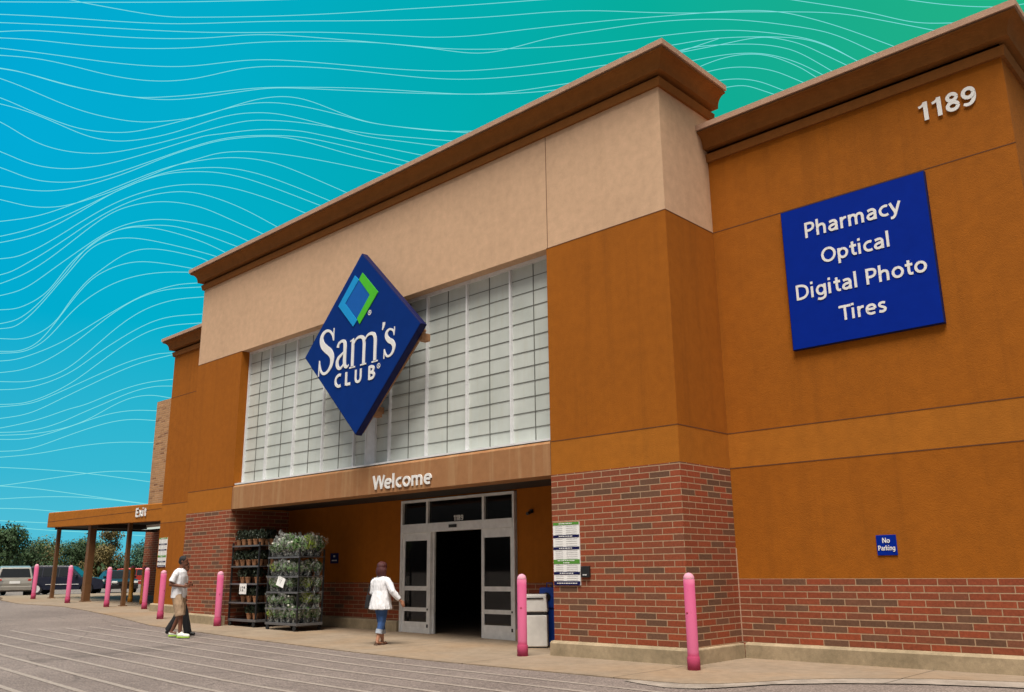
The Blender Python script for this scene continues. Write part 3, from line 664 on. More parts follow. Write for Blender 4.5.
def hours_board(name, label, x0, x1, z0, z1, y, rz=None):
    c = Vector(((x0+x1)/2, y, z0)); t = thing(name, label, 'sign', c)
    sp('panel', boxes((x0, x1, y-.02, y-.002, z0, z1)), M['paper'], t, c)
    H = z1-z0; bands = [(0.0, .045, 'signgreen'), (.205, .248, 'navy'), (.395, .438, 'navy'), (.595, .665, 'signgreen'), (.79, .833, 'navy'), (.935, 1.0, 'navy')]
    for col in ('signgreen', 'navy'):
        for a, b, q in bands:
            if q == col: sp('header_band', boxes((x0+.004, x1-.004, y-.024, y-.021, z1-b*H, z1-a*H-(.002 if a == 0 else 0))), M[col], t, c)
    ls = []; hs = []
    for a, b, q in bands:
        n = 2 if b-a > .06 and a < .9 else 1
        for i in range(n):
            zc = z1-(a+(b-a)*(i+.5)/n)*H; w = .30 if n == 1 else (.38, .14)[i]
            if a > .9: w = .42
            xx = (x0+x1)/2-w*(x1-x0)*.9
            while xx < (x0+x1)/2+w*(x1-x0)*.9-.02:
                ww = random.uniform(.02, .06); hs.append((xx, min(xx+ww, x1-.02), y-.026, y-.0245, zc-.007, zc+.007)); xx += ww+.012
    ends = [b for a, b, q in bands]; st = [a for a, b, q in bands[1:]]
    for a, b in zip(ends, st):
        n = max(2, int((b-a)*H/.032))
        for i in range(n):
            zc = z1-(a+(b-a)*(i+.6)/n)*H; ls.append((x0+.05, x0+.22, y-.0225, y-.021, zc-.004, zc+.004)); ls.append((x1-.30, x1-.05, y-.0225, y-.021, zc-.004, zc+.004))
    sp('header_print', boxes(*hs), M['paper'], t, c); sp('body_print', boxes(*ls), M['greyline'], t, c)
    return t
hours_board('hours_sign', 'tall white hours notice with green and navy headings on the brick pier beside the doors', -2.715, -2.115, 1.17, 2.25, 0)
hours_board('hours_sign', 'small white notice with navy stripes on the orange wall by the exit canopy opening', -21.60, -21.02, 1.66, 2.62, D)
kb = thing('card_reader', 'small black wall box on the brick pier right of the hours notice', 'wall box', (-1.99, 0, 1.3)); KB = Vector((-1.99, 0, 1.3))
sp('box', boxes((-2.085, -1.90, -.05, -.002, 1.30, 1.49)), M['black'], kb, KB, bevel=.008); sp('label_plate', boxes((-2.04, -1.95, -.054, -.051, 1.335, 1.355)), M['greyline'], kb, KB)
wp = thing('wall_notice', 'small navy notice on the shaded orange wall inside the entrance recess', 'sign', (-11.87, YD, 1.66)); WP = Vector((-11.87, YD, 1.66))
sp('plate', boxes((-12.05, -11.70, YD-.012, YD-.002, 1.66, 1.92)), M['navy'], wp, WP); sp('print', boxes((-11.92, -11.84, YD-.015, YD-.013, 1.82, 1.87), (-11.98, -11.76, YD-.015, YD-.013, 1.72, 1.75)), M['greyline'], wp, WP)

cam_ = thing('security_camera', 'small dark security camera on the recess wall right of the doors', 'camera', (-4.86, YD, 2.62)); CV = Vector((-4.86, YD, 2.62))
sp('mount', boxes((-4.90, -4.82, YD-.05, YD-.002, 2.60, 2.68)), M['black'], cam_, CV); b9 = B(); tube(b9, [(-4.86, YD-.05, 2.62), (-4.80, YD-.22, 2.58)], .035, 8); sp('camera_body', b9, M['black'], cam_, CV)
tl = thing('ceiling_light', 'lit fluorescent strip light under the exit canopy', 'light', (-27.1, 3.9, 3.2))
obj('fixture', boxes((-1.1, 1.1, -.12, .12, .06, .16)), M['whitegrey'], tl); obj('tube', boxes((-1.05, 1.05, -.08, .08, 0.0, .055)), M['tube'], tl)

numerals('address_number', 'white raised numerals 1189 high on the right wing under its cornice', '1189', 3.83, 4.70, 8.30, .32, D-.02)
numerals('door_number', 'white numerals 1189 on the transom glass over the sliding doors', '1189', -7.29, -6.97, 2.55, .13, YD-.001)

# ================================================================== BOLLARDS
def make_bollard(name, label, mats):
    t = thing(name, label, 'bollard', (0, 0, 0))
    bm = B(); r = .082
    lathe(bm, [(r+.012, -.02), (r+.012, .17), (r+.004, .185), (r, .20), (r, 1.28)], n=24)
    obj('sleeve', bm, mats[0], t, smooth=False); bm = B()
    lathe(bm, [(r, 1.278)]+[(r*math.cos(a), 1.285+.085*math.sin(a)) for a in [i*math.pi/2/6 for i in range(0, 6)]]+[(.006, 1.37)], n=24)
    o = obj('domed_cap', bm, mats[1], t, smooth=True)
    for c in t.children:
        for p in c.data.polygons: p.use_smooth = abs(p.normal.z) < .95
    return t
M['pinkcap'] = plain('sun_faded_pink_cap', (0.66, 0.30, 0.40), 0.8)
pb = make_bollard('bollard', '', (M['pink'], M['pinkcap']))
bm = B(); bmesh.ops.create_icosphere(bm, subdivisions=1, radius=.016)
sc_ = obj('scuff_mark', bm, plain('dark_red_scuff', (.35, .02, .05), .6), pb, (-.01, -.083, .80)); sc_.scale = (1.2, .3, .8)
BL = [(.39, -.55, 'pink bollard before the brick corner right of the doors, the nearest one'), (-3.08, -.47, 'pink bollard in front of the white litter bin beside the doors'),
      (-14.08, -.21, 'pink bollard in front of the left brick pier, beside the dark plant rack'), (-17.87, .05, 'pink bollard just left of the walking man, at the end of the left pier'),
      (-22.81, 1.81, 'pink bollard under the Exit lettering of the canopy'), (-24.78, 1.34, 'pink bollard beside the thin canopy post nearest the building'),
      (-27.77, 1.12, 'pink bollard in front of the middle of the parked navy suv'), (-31.58, 1.20, 'leftmost pink bollard, past the rear wheel of the navy suv')]
for i, (x, y, lb) in enumerate(BL):
    if i == 0: b = pb; b.location = (x, y, gz(x)); b['label'] = lb; b['group'] = 'pink bollards along the sidewalk'
    else: b = dup(pb, (x, y, gz(x)), R(37*i), lb, 'pink bollards along the sidewalk')
yb = make_bollard('bollard', 'yellow bollard with a pink cap standing under the canopy behind the thin post', (M['yellow'], M['pink']))
yb.location = (-27.15, 3.21, gz(-27.15)); yb['group'] = 'yellow bollards under the canopy'
dup(yb, (-25.74, 3.05, gz(-25.74)), 0, 'yellow bollard half hidden behind the pink bollard under the Exit lettering')

# ================================================================== LITTER BIN AND BLUE CONTAINER
lb = thing('litter_bin', 'white square litter bin with a dark gap under its hood, behind a pink bollard', 'bin', (-4.08, 1.0, 0), R(38))
obj('body', boxes((-.23, .23, -.23, .23, 0.02, .60)), M['whitegrey'], lb, bevel=.02)
bm = B(); v = box(bm, -.24, .24, -.24, .24, .655, .98)
for q in v[4:]: q.co.x *= .90; q.co.y *= .86
obj('hood', bm, M['whitegrey'], lb, bevel=.02)
obj('gap_band', boxes((-.22, .22, -.22, .22, .60, .655)), M['black'], lb); obj('base', boxes((-.21, .21, -.21, .21, 0, .02)), M['black'], lb)
obj('slot', boxes((-.16, .16, -.235, -.20, .90, .92)), M['black'], lb)
bb = thing('ash_receptacle', 'tall narrow blue receptacle with a round opening beside the white bin', 'receptacle', (-4.15, 1.50, 0), R(20))
obj('body', boxes((-.15, .15, -.16, .16, 0, .70)), M['blueplastic'], bb, bevel=.02)
bm = B(); v = box(bm, -.17, .17, -.19, .19, .70, 1.10)
for q in v[4:]: q.co.y *= .75
obj('hood', bm, M['blueplastic'], bb, bevel=.03)
bm = B(); lathe(bm, [(.085, -.185), (.085, -.16)], (0, -.01, .92), 18, 'y'); obj('opening', bm, M['black'], bb)
bm = B(); tube(bm, [(-.06, 0, 1.09), (-.06, 0, 1.18), (.06, 0, 1.18), (.06, 0, 1.09)], .012, 6); obj('handle', bm, M['blueplastic'], bb)

# ================================================================== PLANT RACKS
def make_rack(name, label, L, W, levels, top, mat):
    t = thing(name, label, 'plant rack')
    obj('base', boxes((0, L, 0, .05, .12, .18), (0, L, W-.05, W, .12, .18), (0, .05, .05, W-.05, .12, .18), (L-.05, L, .05, W-.05, .12, .18), (.05, L-.05, .05, W-.05, .15, .165)), M['rackmetal'], t, bevel=.004)
    for x, y in ((.02, .02), (L-.02, .02), (.02, W-.02), (L-.02, W-.02)):
        obj('post', boxes((x-.018, x+.018, y-.018, y+.018, .18, top)), M['black'], t)
        w = B(); lathe(w, [(.055, -.018), (.055, .018)], (x+(.08 if x < L/2 else -.08), y, .055), 14, 'y'); box(w, x+(.08 if x < L/2 else -.08)-.02, x+(.08 if x < L/2 else -.08)+.02, y-.024, y+.024, .06, .12)
        obj('castor', w, M['tyre'], t)
    for z in levels[1:]:
        obj('shelf', boxes((.0, L, 0, W, z-.012, z), (0, L, -.012, 0, z-.03, z+.012)), M['rackmetal'], t)
    return t
R1 = (-14.13, .10); L1, W1 = 1.36, .62; lev1 = [.165, .59, 1.06, 1.50, 2.02]
rk1 = make_rack('plant_rack', 'tall black wheeled rack of kraft potted plants against the left brick pier', L1, W1, lev1, 2.10, M['black']); rk1.location = (*R1, gz(-13.5))
R2 = (-12.20, .03); L2, W2 = 1.38, .74; lev2 = [.165, .51, .89, 1.26, 1.72]
rk2 = make_rack('plant_rack', 'grey wheeled rack full of plastic wrapped leafy plants in the entrance recess', L2, W2, lev2, 1.90, M['rackmetal']); rk2.location = (*R2, gz(-11.5))
def leaf_blob(n, rx, rz, zc, size, droop=.0, seed=1):
    rr = random.Random(seed); bm = B()
    for _ in range(n):
        a = rr.uniform(0, 6.283); r = rr.random()**.5; z = rr.uniform(-1, 1); k = math.sqrt(max(0, 1-z*z))*r
        c = Vector((rx*k*math.cos(a), rx*k*math.sin(a), zc+rz*z-droop*k*k)); d = Vector((rr.gauss(0, 1), rr.gauss(0, 1), rr.gauss(.4, .8))).normalized(); u, w = frame_of(d); s = size*rr.uniform(.6, 1.4)
        a_, b_ = u*s, w*s*.38
        bm.faces.new([bm.verts.new(c+q) for q in (-a_, b_, a_, -b_)])
    return bm
pots = []
for s in range(4):
    t = thing('potted_plant', 'x', 'plant')
    bm = B(); lathe(bm, [(.05, 0), (.075, .14), (.082, .14), (.082, .165), (.07, .165)], n=12); obj('pot', bm, M['kraft'], t)
    obj('foliage', leaf_blob(190, .15, .12, .27, .04, 0, s), M['leafdark'], t); pots.append(t)
names = ['bottom', 'second', 'third', 'fourth', 'top']
first = [True]*4
for li, z in enumerate(lev1):
    cols = [.13, .40, .70, .98, 1.22]
    if li in (1,): cols = [.55, .82, 1.1]
    if li == 2: cols = [.45, .68, 1.15]
    if li == 0: cols = [.85, 1.15]
    for j, x in enumerate(cols):
        for row in (0, 1):
            k = random.randrange(4); L = 'dark plant in kraft pot, black rack by brick pier, %s level, %s row' % (names[li], ('front', 'back')[row])
            loc = (R1[0]+x+random.uniform(-.02, .02), R1[1]+.12+row*.34, gz(-13.5)+z+.002); g = 'kraft potted plants, %s level, %s row' % (names[li], ('front', 'back')[row])
            if first[k]: first[k] = False; p = pots[k]; p.location = loc; p['label'] = L; p['group'] = g
            else: dup(pots[k], loc, random.uniform(0, 6), L, g)
wr = []
for s in range(5):
    t = thing('wrapped_plant', 'x', 'plant'); rr = random.Random(50+s)
    bm = B(); lathe(bm, [(.055, 0), (.075, .12), (.07, .12)], n=12); obj('pot', bm, M['black'], t)
    obj('foliage', leaf_blob(170, .13, .13, .25, .05, 0, 60+s), M['leaflime' if s in (2,) else 'leafmid'], t)
    bm = B(); n = 14; ring = []
    for zz, r in ((.02, .075), (.12, .10), (.24, .15), (.36, .19)):
        ring.append([bm.verts.new((math.cos(6.283*k/n)*r*rr.uniform(.7, 1.25), math.sin(6.283*k/n)*r*rr.uniform(.7, 1.25), zz+(rr.uniform(-.08, .12) if zz > .3 else 0))) for k in range(n)])
    for a, b in zip(ring, ring[1:]):
        for k in range(n): bm.faces.new((a[k], a[(k+1) % n], b[(k+1) % n], b[k]))
    obj('plastic_sleeve', bm, M['sleeve'], t)
    if s in (0, 3):
        bm = B()
        for _ in range(5):
            v0 = len(bm.verts); bmesh.ops.create_icosphere(bm, subdivisions=1, radius=.03, matrix=Matrix.Translation((rr.uniform(-.10, .10), rr.uniform(-.10, .10), rr.uniform(.28, .40))))
        obj('blossom', bm, M['petal'], t)
    wr.append(t)
first = [True]*5
for li, z in enumerate(lev2):
    for j, x in enumerate((.15, .42, .69, .96, 1.23)):
        for row in range(3):
            if li in (1, 2) and j == 4 and row == 0: continue
            k = random.randrange(5); rn = ('front', 'middle', 'back')[row]
            L = 'leafy plant in clear sleeve on grey rack, %s level, %s row' % (names[li], rn); g = 'sleeved plants, %s level, %s row' % (names[li], rn)
            loc = (R2[0]+x+random.uniform(-.03, .03), R2[1]+.10+row*.26, gz(-11.5)+z+.002)
            sc = random.uniform(.84, 1.06) if li < 4 else random.uniform(1.05, 1.45)
            if first[k]: first[k] = False; p = wr[k]; p.location = loc; p.scale = (sc,)*3; p['label'] = L; p['group'] = g
            else: d_ = dup(wr[k], loc, random.uniform(0, 6), L, g, (sc,)*3)
            if row == 0: (d_ if 'd_' in dir() else wr[k]).scale.z = sc*random.uniform(.8, 1.1)
pc = thing('price_card', 'white price card hanging on the black plant rack', 'price card', (-13.40, R1[1]-.03, gz(-13.5)+.93), 0)
obj('card', boxes((-.17, .17, -.006, 0, -.13, .13)), M['paper'], pc)
obj('digits', join_meshes([text_mesh('12', -.11, .03, -.06, .12, -.006, .002, .02), text_mesh('98', .045, .11, .0, .06, -.006, .002, .02)]), M['ink'], pc)
pc2 = thing('price_card', 'white price card hanging askew on the grey rack of wrapped plants', 'price card', (-11.52, R2[1]-.035, gz(-11.5)+1.13), 0)
pc2.rotation_euler = (R(-8), R(14), 0)
obj('card', boxes((-.16, .16, -.006, 0, -.11, .11)), M['paper'], pc2)
obj('digits', text_mesh('7', -.03, .04, -.05, .10, -.006, .002, .02), M['greyline'], pc2)

# ================================================================== SHOPPING CARTS
def make_cart():
    t = thing('shopping_cart', 'x', 'shopping cart'); bm = B()
    c0 = [(-.42, -.26, .98), (.42, -.20, .88), (.42, .20, .88), (-.42, .26, .98)]; c1 = [(-.34, -.20, .52), (.34, -.16, .58), (.34, .16, .58), (-.34, .20, .52)]
    c0 = [Vector(v) for v in c0]; c1 = [Vector(v) for v in c1]
    for i in range(4):
        a, b, c, d = c0[i], c0[(i+1) % 4], c1[(i+1) % 4], c1[i]
        tube(bm, [a, b], .010, 5); tube(bm, [d, c], .007, 5)
        n = 12 if i in (0, 2) else 7
        for k in range(n+1): tube(bm, [a.lerp(b, k/n), d.lerp(c, k/n)], .0035, 4)
        for k in range(1, 5): tube(bm, [a.lerp(d, k/5), b.lerp(c, k/5)], .0035, 4)
    for k in range(1, 8): tube(bm, [c1[0].lerp(c1[1], k/8), c1[3].lerp(c1[2], k/8)], .0035, 4)
    obj('basket', bm, M['steel'], t); bm = B()
    for s in (-1, 1):
        tube(bm, [(-.48, s*.25, 1.02), (-.36, s*.24, .50), (-.30, s*.24, .22), (.40, s*.18, .16)], .013, 6); tube(bm, [(.40, s*.18, .16), (.10, s*.2, .50)], .010, 6)
    tube(bm, [(-.30, -.24, .22), (-.30, .24, .22)], .01, 6); tube(bm, [(.40, -.18, .16), (.40, .18, .16)], .01, 6); obj('chassis', bm, M['steel'], t)
    bm = B(); tube(bm, [(-.49, -.27, 1.03), (-.49, .27, 1.03)], .02, 8); obj('handle', bm, M['cartblue'], t)
    for x, y in ((-.30, -.24), (-.30, .24), (.38, -.18), (.38, .18)):
        bm = B(); lathe(bm, [(.06, -.014), (.06, .014)], (x, y, .06), 12, 'y'); box(bm, x-.012, x+.012, y-.02, y+.02, .06, .2); obj('wheel', bm, M['tyre'], t)
    return t
cart = make_cart()
CL = [(-26.6, 4.9, 130, 'shopping cart left of the row, beside the yellow bollard under the canopy'), (-25.2, 4.5, 95, 'empty shopping cart in the dark under the canopy between the two yellow bollards'),
      (-23.9, 4.1, 88, 'wire shopping cart behind the pink bollard under the Exit lettering'), (-22.9, 3.6, 80, 'wire shopping cart nearest the canopy opening, beside the orange wall'), (-44.2, 3.5, 20, 'lone shopping cart at the far left edge behind the pad'),
      (-7.3, 6.2, 70, 'shopping cart standing in the dark inside the open doors')]
for i, (x, y, rz, L) in enumerate(CL):
    if i == 0: cart.location = (x, y, gz(x)+.003); cart.rotation_euler = (0, 0, R(rz)); cart['label'] = L; cart['group'] = 'shopping carts around the store'
    else: dup(cart, (x, y, (gasph(x)+.003) if i == 4 else gz(x)+.003 if i < 5 else .008), R(rz), L, 'shopping carts around the store')
st = thing('display_stand', 'red topped display stand in the dark inside the open doors', 'display stand', (-8.05, 4.6, .006))
obj('stand_post', boxes((-.02, .02, -.02, .02, 0, 1.2), (-.2, .2, -.15, .15, 0, .03)), M['steel'], st); obj('placard', boxes((-.22, .22, -.03, -.02, .75, 1.2)), M['redsign'], st)
for i, (x, y, h) in enumerate(((-10.2, 8.8, 1.6), (-8.4, 9.4, 2.1))):
    pl = thing('merchandise_pallet', ('lower', 'taller')[i]+' stack of pale cartons deep in the dark store behind the doors', 'pallet', (x, y, .006))
    obj('pallet_base', boxes((-.6, .6, -.5, .5, 0, .04), (-.6, .6, -.5, .5, .1, .13), (-.6, -.5, -.5, .5, .04, .1), (-.05, .05, -.5, .5, .04, .1), (.5, .6, -.5, .5, .04, .1)), M['bracket'], pl)
    obj('cartons', boxes(*[(-.58+.39*a, -.58+.39*a+.375, -.48+.48*b, -.48+.48*b+.465, .131+.4*c, .131+.4*c+.39) for a in range(3) for b in range(2) for c in range(int(h/.4))]), M['whitegrey'], pl, bevel=.006)

# ================================================================== PEOPLE
def cap(bm, p0, r0, p1, r1, sx=1, sy=1, n=16):
    """tapered capsule with round ends"""
    p0, p1 = Vector(p0), Vector(p1); d = (p1-p0); L = max(d.length, 1e-5); d.normalize(); u, w = frame_of(d)
    rows = []
    for k in range(5): a = -math.pi/2+k*math.pi/8; rows.append((p0+d*(r0*math.sin(a)), max(r0*math.cos(a), r0*.05)))
    rows.append((p0, r0)); rows.append((p1, r1))
    for k in range(1, 5): a = k*math.pi/8; rows.append((p1+d*(r1*math.sin(a)), max(r1*math.cos(a), r1*.05)))
    rings = [[bm.verts.new(c+(u*math.cos(6.2832*k/n)+w*math.sin(6.2832*k/n))*r) for k in range(n)] for c, r in rows]
    for a, b in zip(rings, rings[1:]):
        for k in range(n): bm.faces.new((a[k], a[(k+1) % n], b[(k+1) % n], b[k]))
    bm.faces.new(rings[0][::-1]); bm.faces.new(rings[-1])
def ell(bm, c, rx, ry, rz, rot=None):
    m = Matrix.Translation(c) @ (rot or Matrix()) @ Matrix.Diagonal((rx, ry, rz, 1)); bmesh.ops.create_icosphere(bm, subdivisions=3, radius=1, matrix=m)
def cuff_tube(bm, pts, n=20):
    """flat ended tube: pts = (centre, rx, ry) rings stacked, horizontal ellipses"""
    rings = [[bm.verts.new(Vector(c)+Vector((rx*math.cos(6.2832*k/n), ry*math.sin(6.2832*k/n), 0))) for k in range(n)] for c, rx, ry in pts]
    for a, b in zip(rings, rings[1:]):
        for k in range(n): bm.faces.new((a[k], a[(k+1) % n], b[(k+1) % n], b[k]))
    bm.faces.new(rings[0][::-1]); bm.faces.new(rings[-1])
def limb(bm, pts, n=14):
    tube(bm, [p for p, r in pts], [r for p, r in pts], n)
def fused(name, bm, mat, parent, vox=.009, smooth=3):
    me = mesh_of(bm, name); o = bpy.data.objects.new(name, me); COL.objects.link(o)
    r = o.modifiers.new('r', 'REMESH'); r.mode = 'VOXEL'; r.voxel_size = vox
    if smooth: s = o.modifiers.new('s', 'SMOOTH'); s.iterations = smooth; s.factor = .5
    m2 = bake(o); bpy.data.objects.remove(o)
    amp = dict(shirt=.010, blouse=.012, shorts=.009, jeans=.007, trousers=.008, hair=.007).get(name, 0)
    if amp:      # hanging folds / locks
        nrm_ = [v.normal.copy() for v in m2.vertices]
        for v, nv in zip(m2.vertices, nrm_):
            c = v.co.copy(); f_ = noise.noise(Vector((c.x*16, c.y*16, c.z*(4 if name != 'hair' else 7))))+.5*noise.noise(Vector((c.x*34, c.y*34, c.z*13))); v.co = c+nv*amp*f_
    m2.materials.clear(); m2.materials.append(mat); m2.shade_smooth()
    o = bpy.data.objects.new(name, m2); COL.objects.link(o); o.parent = parent; return o
def hand(bm, wrist, dirv, palm_n, side, curl=.5, k=1.0):
    """palm plus four fingers and a thumb; dirv: finger direction, palm_n: palm facing, side: thumb side"""
    d = Vector(dirv).normalized(); nrm = Vector(palm_n); nrm = (nrm-d*nrm.dot(d)).normalized(); s = Vector(side); s = (s-d*s.dot(d)-nrm*s.dot(nrm)).normalized(); w = Vector(wrist)
    for o in (-.028, -.009, .010, .028): cap(bm, w+s*o*.6*k, .015*k, w+d*.085*k+s*o*k, .0125*k, n=10)
    for o, L in ((.028, .070), (.010, .080), (-.009, .074), (-.028, .058)):
        a = w+d*.085*k+s*o*k; b = a+(d*(1-.3*curl)+nrm*.5*curl).normalized()*L*.5*k; c = b+(d*(1-curl)+nrm*(.2+curl)).normalized()*L*.5*k
        cap(bm, a, .0090*k, b, .0082*k, n=8); cap(bm, b, .0082*k, c, .0070*k, n=8)
    a = w+d*.025*k+s*.026*k; b = a+(s*.75+d*.6+nrm*.25).normalized()*.040*k; c = b+(d*.9+nrm*.4+s*.15).normalized()*.032*k
    cap(bm, a, .012*k, b, .0105*k, n=8); cap(bm, b, .0105*k, c, .009*k, n=8)
def head(bm, c, yaw=0, k=1.0):
    """head facing +x before yaw; c = centre of skull"""
    q = Matrix.Rotation(yaw, 4, 'Z'); c = Vector(c)
    def P(x, y, z): return c+(q @ Vector((x*k, y*k, z*k)))
    ell(bm, P(-.005, 0, .02), .097*k, .077*k, .098*k, q); ell(bm, P(.028, 0, -.045), .062*k, .056*k, .066*k, q)
    cap(bm, P(.055, 0, -.085), .026*k, P(.045, 0, -.06), .034*k)
    cap(bm, P(.090, 0, .012), .008*k, P(.106, 0, -.022), .013*k)
    cap(bm, P(.083, -.016, -.055), .009*k, P(.083, .016, -.055), .009*k); cap(bm, P(.078, -.03, .028), .010*k, P(.078, .03, .028), .010*k)
    for s in (-1, 1): ell(bm, P(-.01, s*.078, -.005), .018*k, .009*k, .030*k, q)
def eyes(parent, c, yaw=0, k=1.0):
    q = Matrix.Rotation(yaw, 4, 'Z'); bm = B()
    for s in (-1, 1): bmesh.ops.create_icosphere(bm, subdivisions=1, radius=.0085*k, matrix=Matrix.Translation(Vector(c)+(q @ Vector((.083*k, s*.030*k, .006*k)))))
    obj('eyes', bm, M['ink'], parent)
def shoe(bm, heel, yaw=0, L=.27, w=.047, h=.075):
    q = Matrix.Rotation(yaw, 4, 'Z'); P = lambda x, y, z: Vector(heel)+(q @ Vector((x, y, z)))
    cap(bm, P(.04, 0, w*.95), w*.95, P(L*.45, 0, w*.85), w*.9); cap(bm, P(L*.45, 0, w*.85), w*.9, P(L-.05, 0, w*.66), w*.80); cap(bm, P(.05, 0, h), w*.75, P(.09, 0, h+.01), w*.7)

# --- man in the white T-shirt, profile, walking
def man(loc, rz):
    t = thing('person', 'man in white T-shirt, khaki shorts and lime soled sneakers walking past the left pier', 'person', loc, rz)
    bm = B(); hz = 1.625
    head(bm, (.055, 0, hz), 0); cap(bm, (.0, 0, 1.42), .060, (.035, 0, 1.55), .052)
    for y in (-.08, 0, .08): cap(bm, (0, y, 1.02), .105, (-.01, y*1.1, 1.32), .105)
    cap(bm, (-.005, -.15, 1.375), .050, (-.005, .15, 1.375), .050)
    # right arm: upper arm back and down, forearm level forward
    cap(bm, (-.01, -.19, 1.36), .048, (-.10, -.245, 1.13), .042); cap(bm, (-.10, -.245, 1.13), .040, (.15, -.17, 1.085), .028); hand(bm, (.15, -.17, 1.085), (.95, .25, .10), (0, 1, 0), (0, .1, 1), .75)
    cap(bm, (-.01, .19, 1.36), .048, (-.05, .26, 1.13), .042); cap(bm, (-.05, .26, 1.13), .040, (.17, .13, 1.12), .028); hand(bm, (.17, .13, 1.12), (.9, -.45, .05), (0, -1, 0), (0, .1, 1), .75)
    # legs: short step, right leg forward
    for y, kx, kz, ax, az in ((-.095, .11, .50, .13, .10), (.095, .03, .50, -.13, .13)):
        cap(bm, (0, y, .93), .090, (kx, y, kz), .058); cap(bm, (kx, y, kz), .056, (ax, y, az), .036)
        cap(bm, (ax-.01, y, az-.02), .040, (ax+.10, y, az-.05), .030)
    fused('body', bm, M['skindark'], t, .0065, 1)
    eyes(t, (.055, 0, hz))
    bm = B(); ell(bm, (.040, 0, hz+.038), .098, .082, .086); ell(bm, (.0, 0, hz-.005), .068, .078, .070)
    o = fused('hair', bm, M['hairblack'], t, .010, 1)
    bm = B()
    cuff_tube(bm, [((-.01, 0, .84), .145, .212), ((-.01, 0, .98), .142, .208), ((0, 0, 1.15), .140, .205), ((0, 0, 1.30), .138, .208), ((-.005, 0, 1.40), .125, .205), ((-.003, 0, 1.44), .10, .155), ((0, 0, 1.47), .075, .095)])
    limb(bm, [((-.01, -.14, 1.385), .075), ((-.03, -.205, 1.33), .075), ((-.08, -.240, 1.18), .072)]); limb(bm, [((-.01, .14, 1.385), .075), ((-.02, .205, 1.33), .075), ((-.04, .25, 1.18), .072)])
    fused('shirt', bm, M['shirt'], t, .010, 1)
    bm = B(); cuff_tube(bm, [((0, 0, .83), .130, .200), ((0, 0, .96), .130, .198)])
    limb(bm, [((0, -.095, .90), .112), ((.055, -.098, .68), .112), ((.10, -.10, .46), .105)]); limb(bm, [((0, .095, .90), .112), ((.015, .098, .68), .112), ((.03, .10, .47), .105)])
    fused('shorts', bm, M['khaki'], t, .010, 1)
    for y, ax, az, yw in ((-.095, .08, 0.012, -.1), (.095, -.19, 0.03, .1)):
        bm = B(); shoe(bm, (ax, y, az), yw, .29, .050); o = fused('shoe', bm, M['shoe'], t, .009, 1)
        bm = B(); q = Matrix.Rotation(yw, 4, 'Z'); v = box(bm, 0, .28, -.05, .05, az-.012, az+.022)
        for p in v: p.co = (q @ Vector((p.co.x, p.co.y*(1 if p.co.x < .1 else .8), 0))) + Vector((ax, y, p.co.z))
        obj('sole', bm, M['neon'], o, bevel=.012)
    return t
mn = man((-11.45, -2.62, gasph(-11.45)+.012), R(42))

# --- companion walking hidden behind him in long black trousers
def companion(loc, rz):
    t = thing('person', 'person in long black trousers striding behind the man in khaki shorts', 'person', loc, rz)
    bm = B(); hz = 1.50; head(bm, (.05, 0, hz), .1, .95); cap(bm, (0, 0, 1.31), .055, (.03, 0, 1.43), .048)
    for y in (-.07, 0, .07): cap(bm, (0, y, .95), .095, (0, y, 1.22), .095)
    cap(bm, (0, -.13, 1.25), .046, (0, .13, 1.25), .046)
    cap(bm, (0, -.165, 1.24), .042, (-.03, -.21, 1.03), .038); cap(bm, (-.03, -.21, 1.03), .036, (.11, -.18, .86), .026); hand(bm, (.11, -.18, .86), (.6, 0, -.8), (0, 1, 0), (1, 0, .3), .4, .95)
    cap(bm, (0, .165, 1.24), .042, (-.06, .21, 1.03), .038); cap(bm, (-.06, .21, 1.03), .036, (.0, .20, .82), .026); hand(bm, (.0, .20, .82), (.2, 0, -1), (0, -1, 0), (1, 0, .3), .4, .95)
    for y, kx, kz, ax, az in ((-.085, .15, .49, .25, .09), (.085, -.03, .48, -.26, .13)):
        cap(bm, (0, y, .87), .085, (kx, y, kz), .055); cap(bm, (kx, y, kz), .052, (ax, y, az), .036)
    fused('body', bm, M['skindark'], t, .007, 1); eyes(t, (.05, 0, hz), .1, .95)
    bm = B(); ell(bm, (.035, 0, hz+.04), .098, .083, .086); fused('hair', bm, M['hairblack'], t, .010, 1)
    bm = B(); cuff_tube(bm, [((0, 0, .85), .115, .16), ((0, 0, 1.05), .12, .16), ((0, 0, 1.22), .12, .175), ((0, 0, 1.30), .10, .16), ((0, 0, 1.34), .065, .08)])
    for s in (-1, 1): limb(bm, [((0, s*.13, 1.27), .075), ((-.01, s*.19, 1.21), .07), ((-.03, s*.205, 1.08), .065)])
    fused('shirt', bm, M['shirt'], t, .011, 1)
    bm = B(); cuff_tube(bm, [((0, 0, .80), .115, .155), ((0, 0, .93), .115, .15)])
    limb(bm, [((0, -.085, .85), .100), ((.145, -.088, .49), .085), ((.255, -.09, .05), .085)]); limb(bm, [((0, .085, .85), .100), ((-.035, .088, .48), .085), ((-.27, .09, .09), .085)])
    fused('trousers', bm, M['blackcloth'], t, .010, 1)
    for y, ax, az in ((-.085, .19, .0), (.085, -.33, .02)):
        bm = B(); shoe(bm, (ax, y, az), 0, .25, .045); fused('shoe', bm, M['black'], t, .010, 1)
    return t
cp = companion((-12.12, -2.23, gasph(-12.1)+.012), R(42))

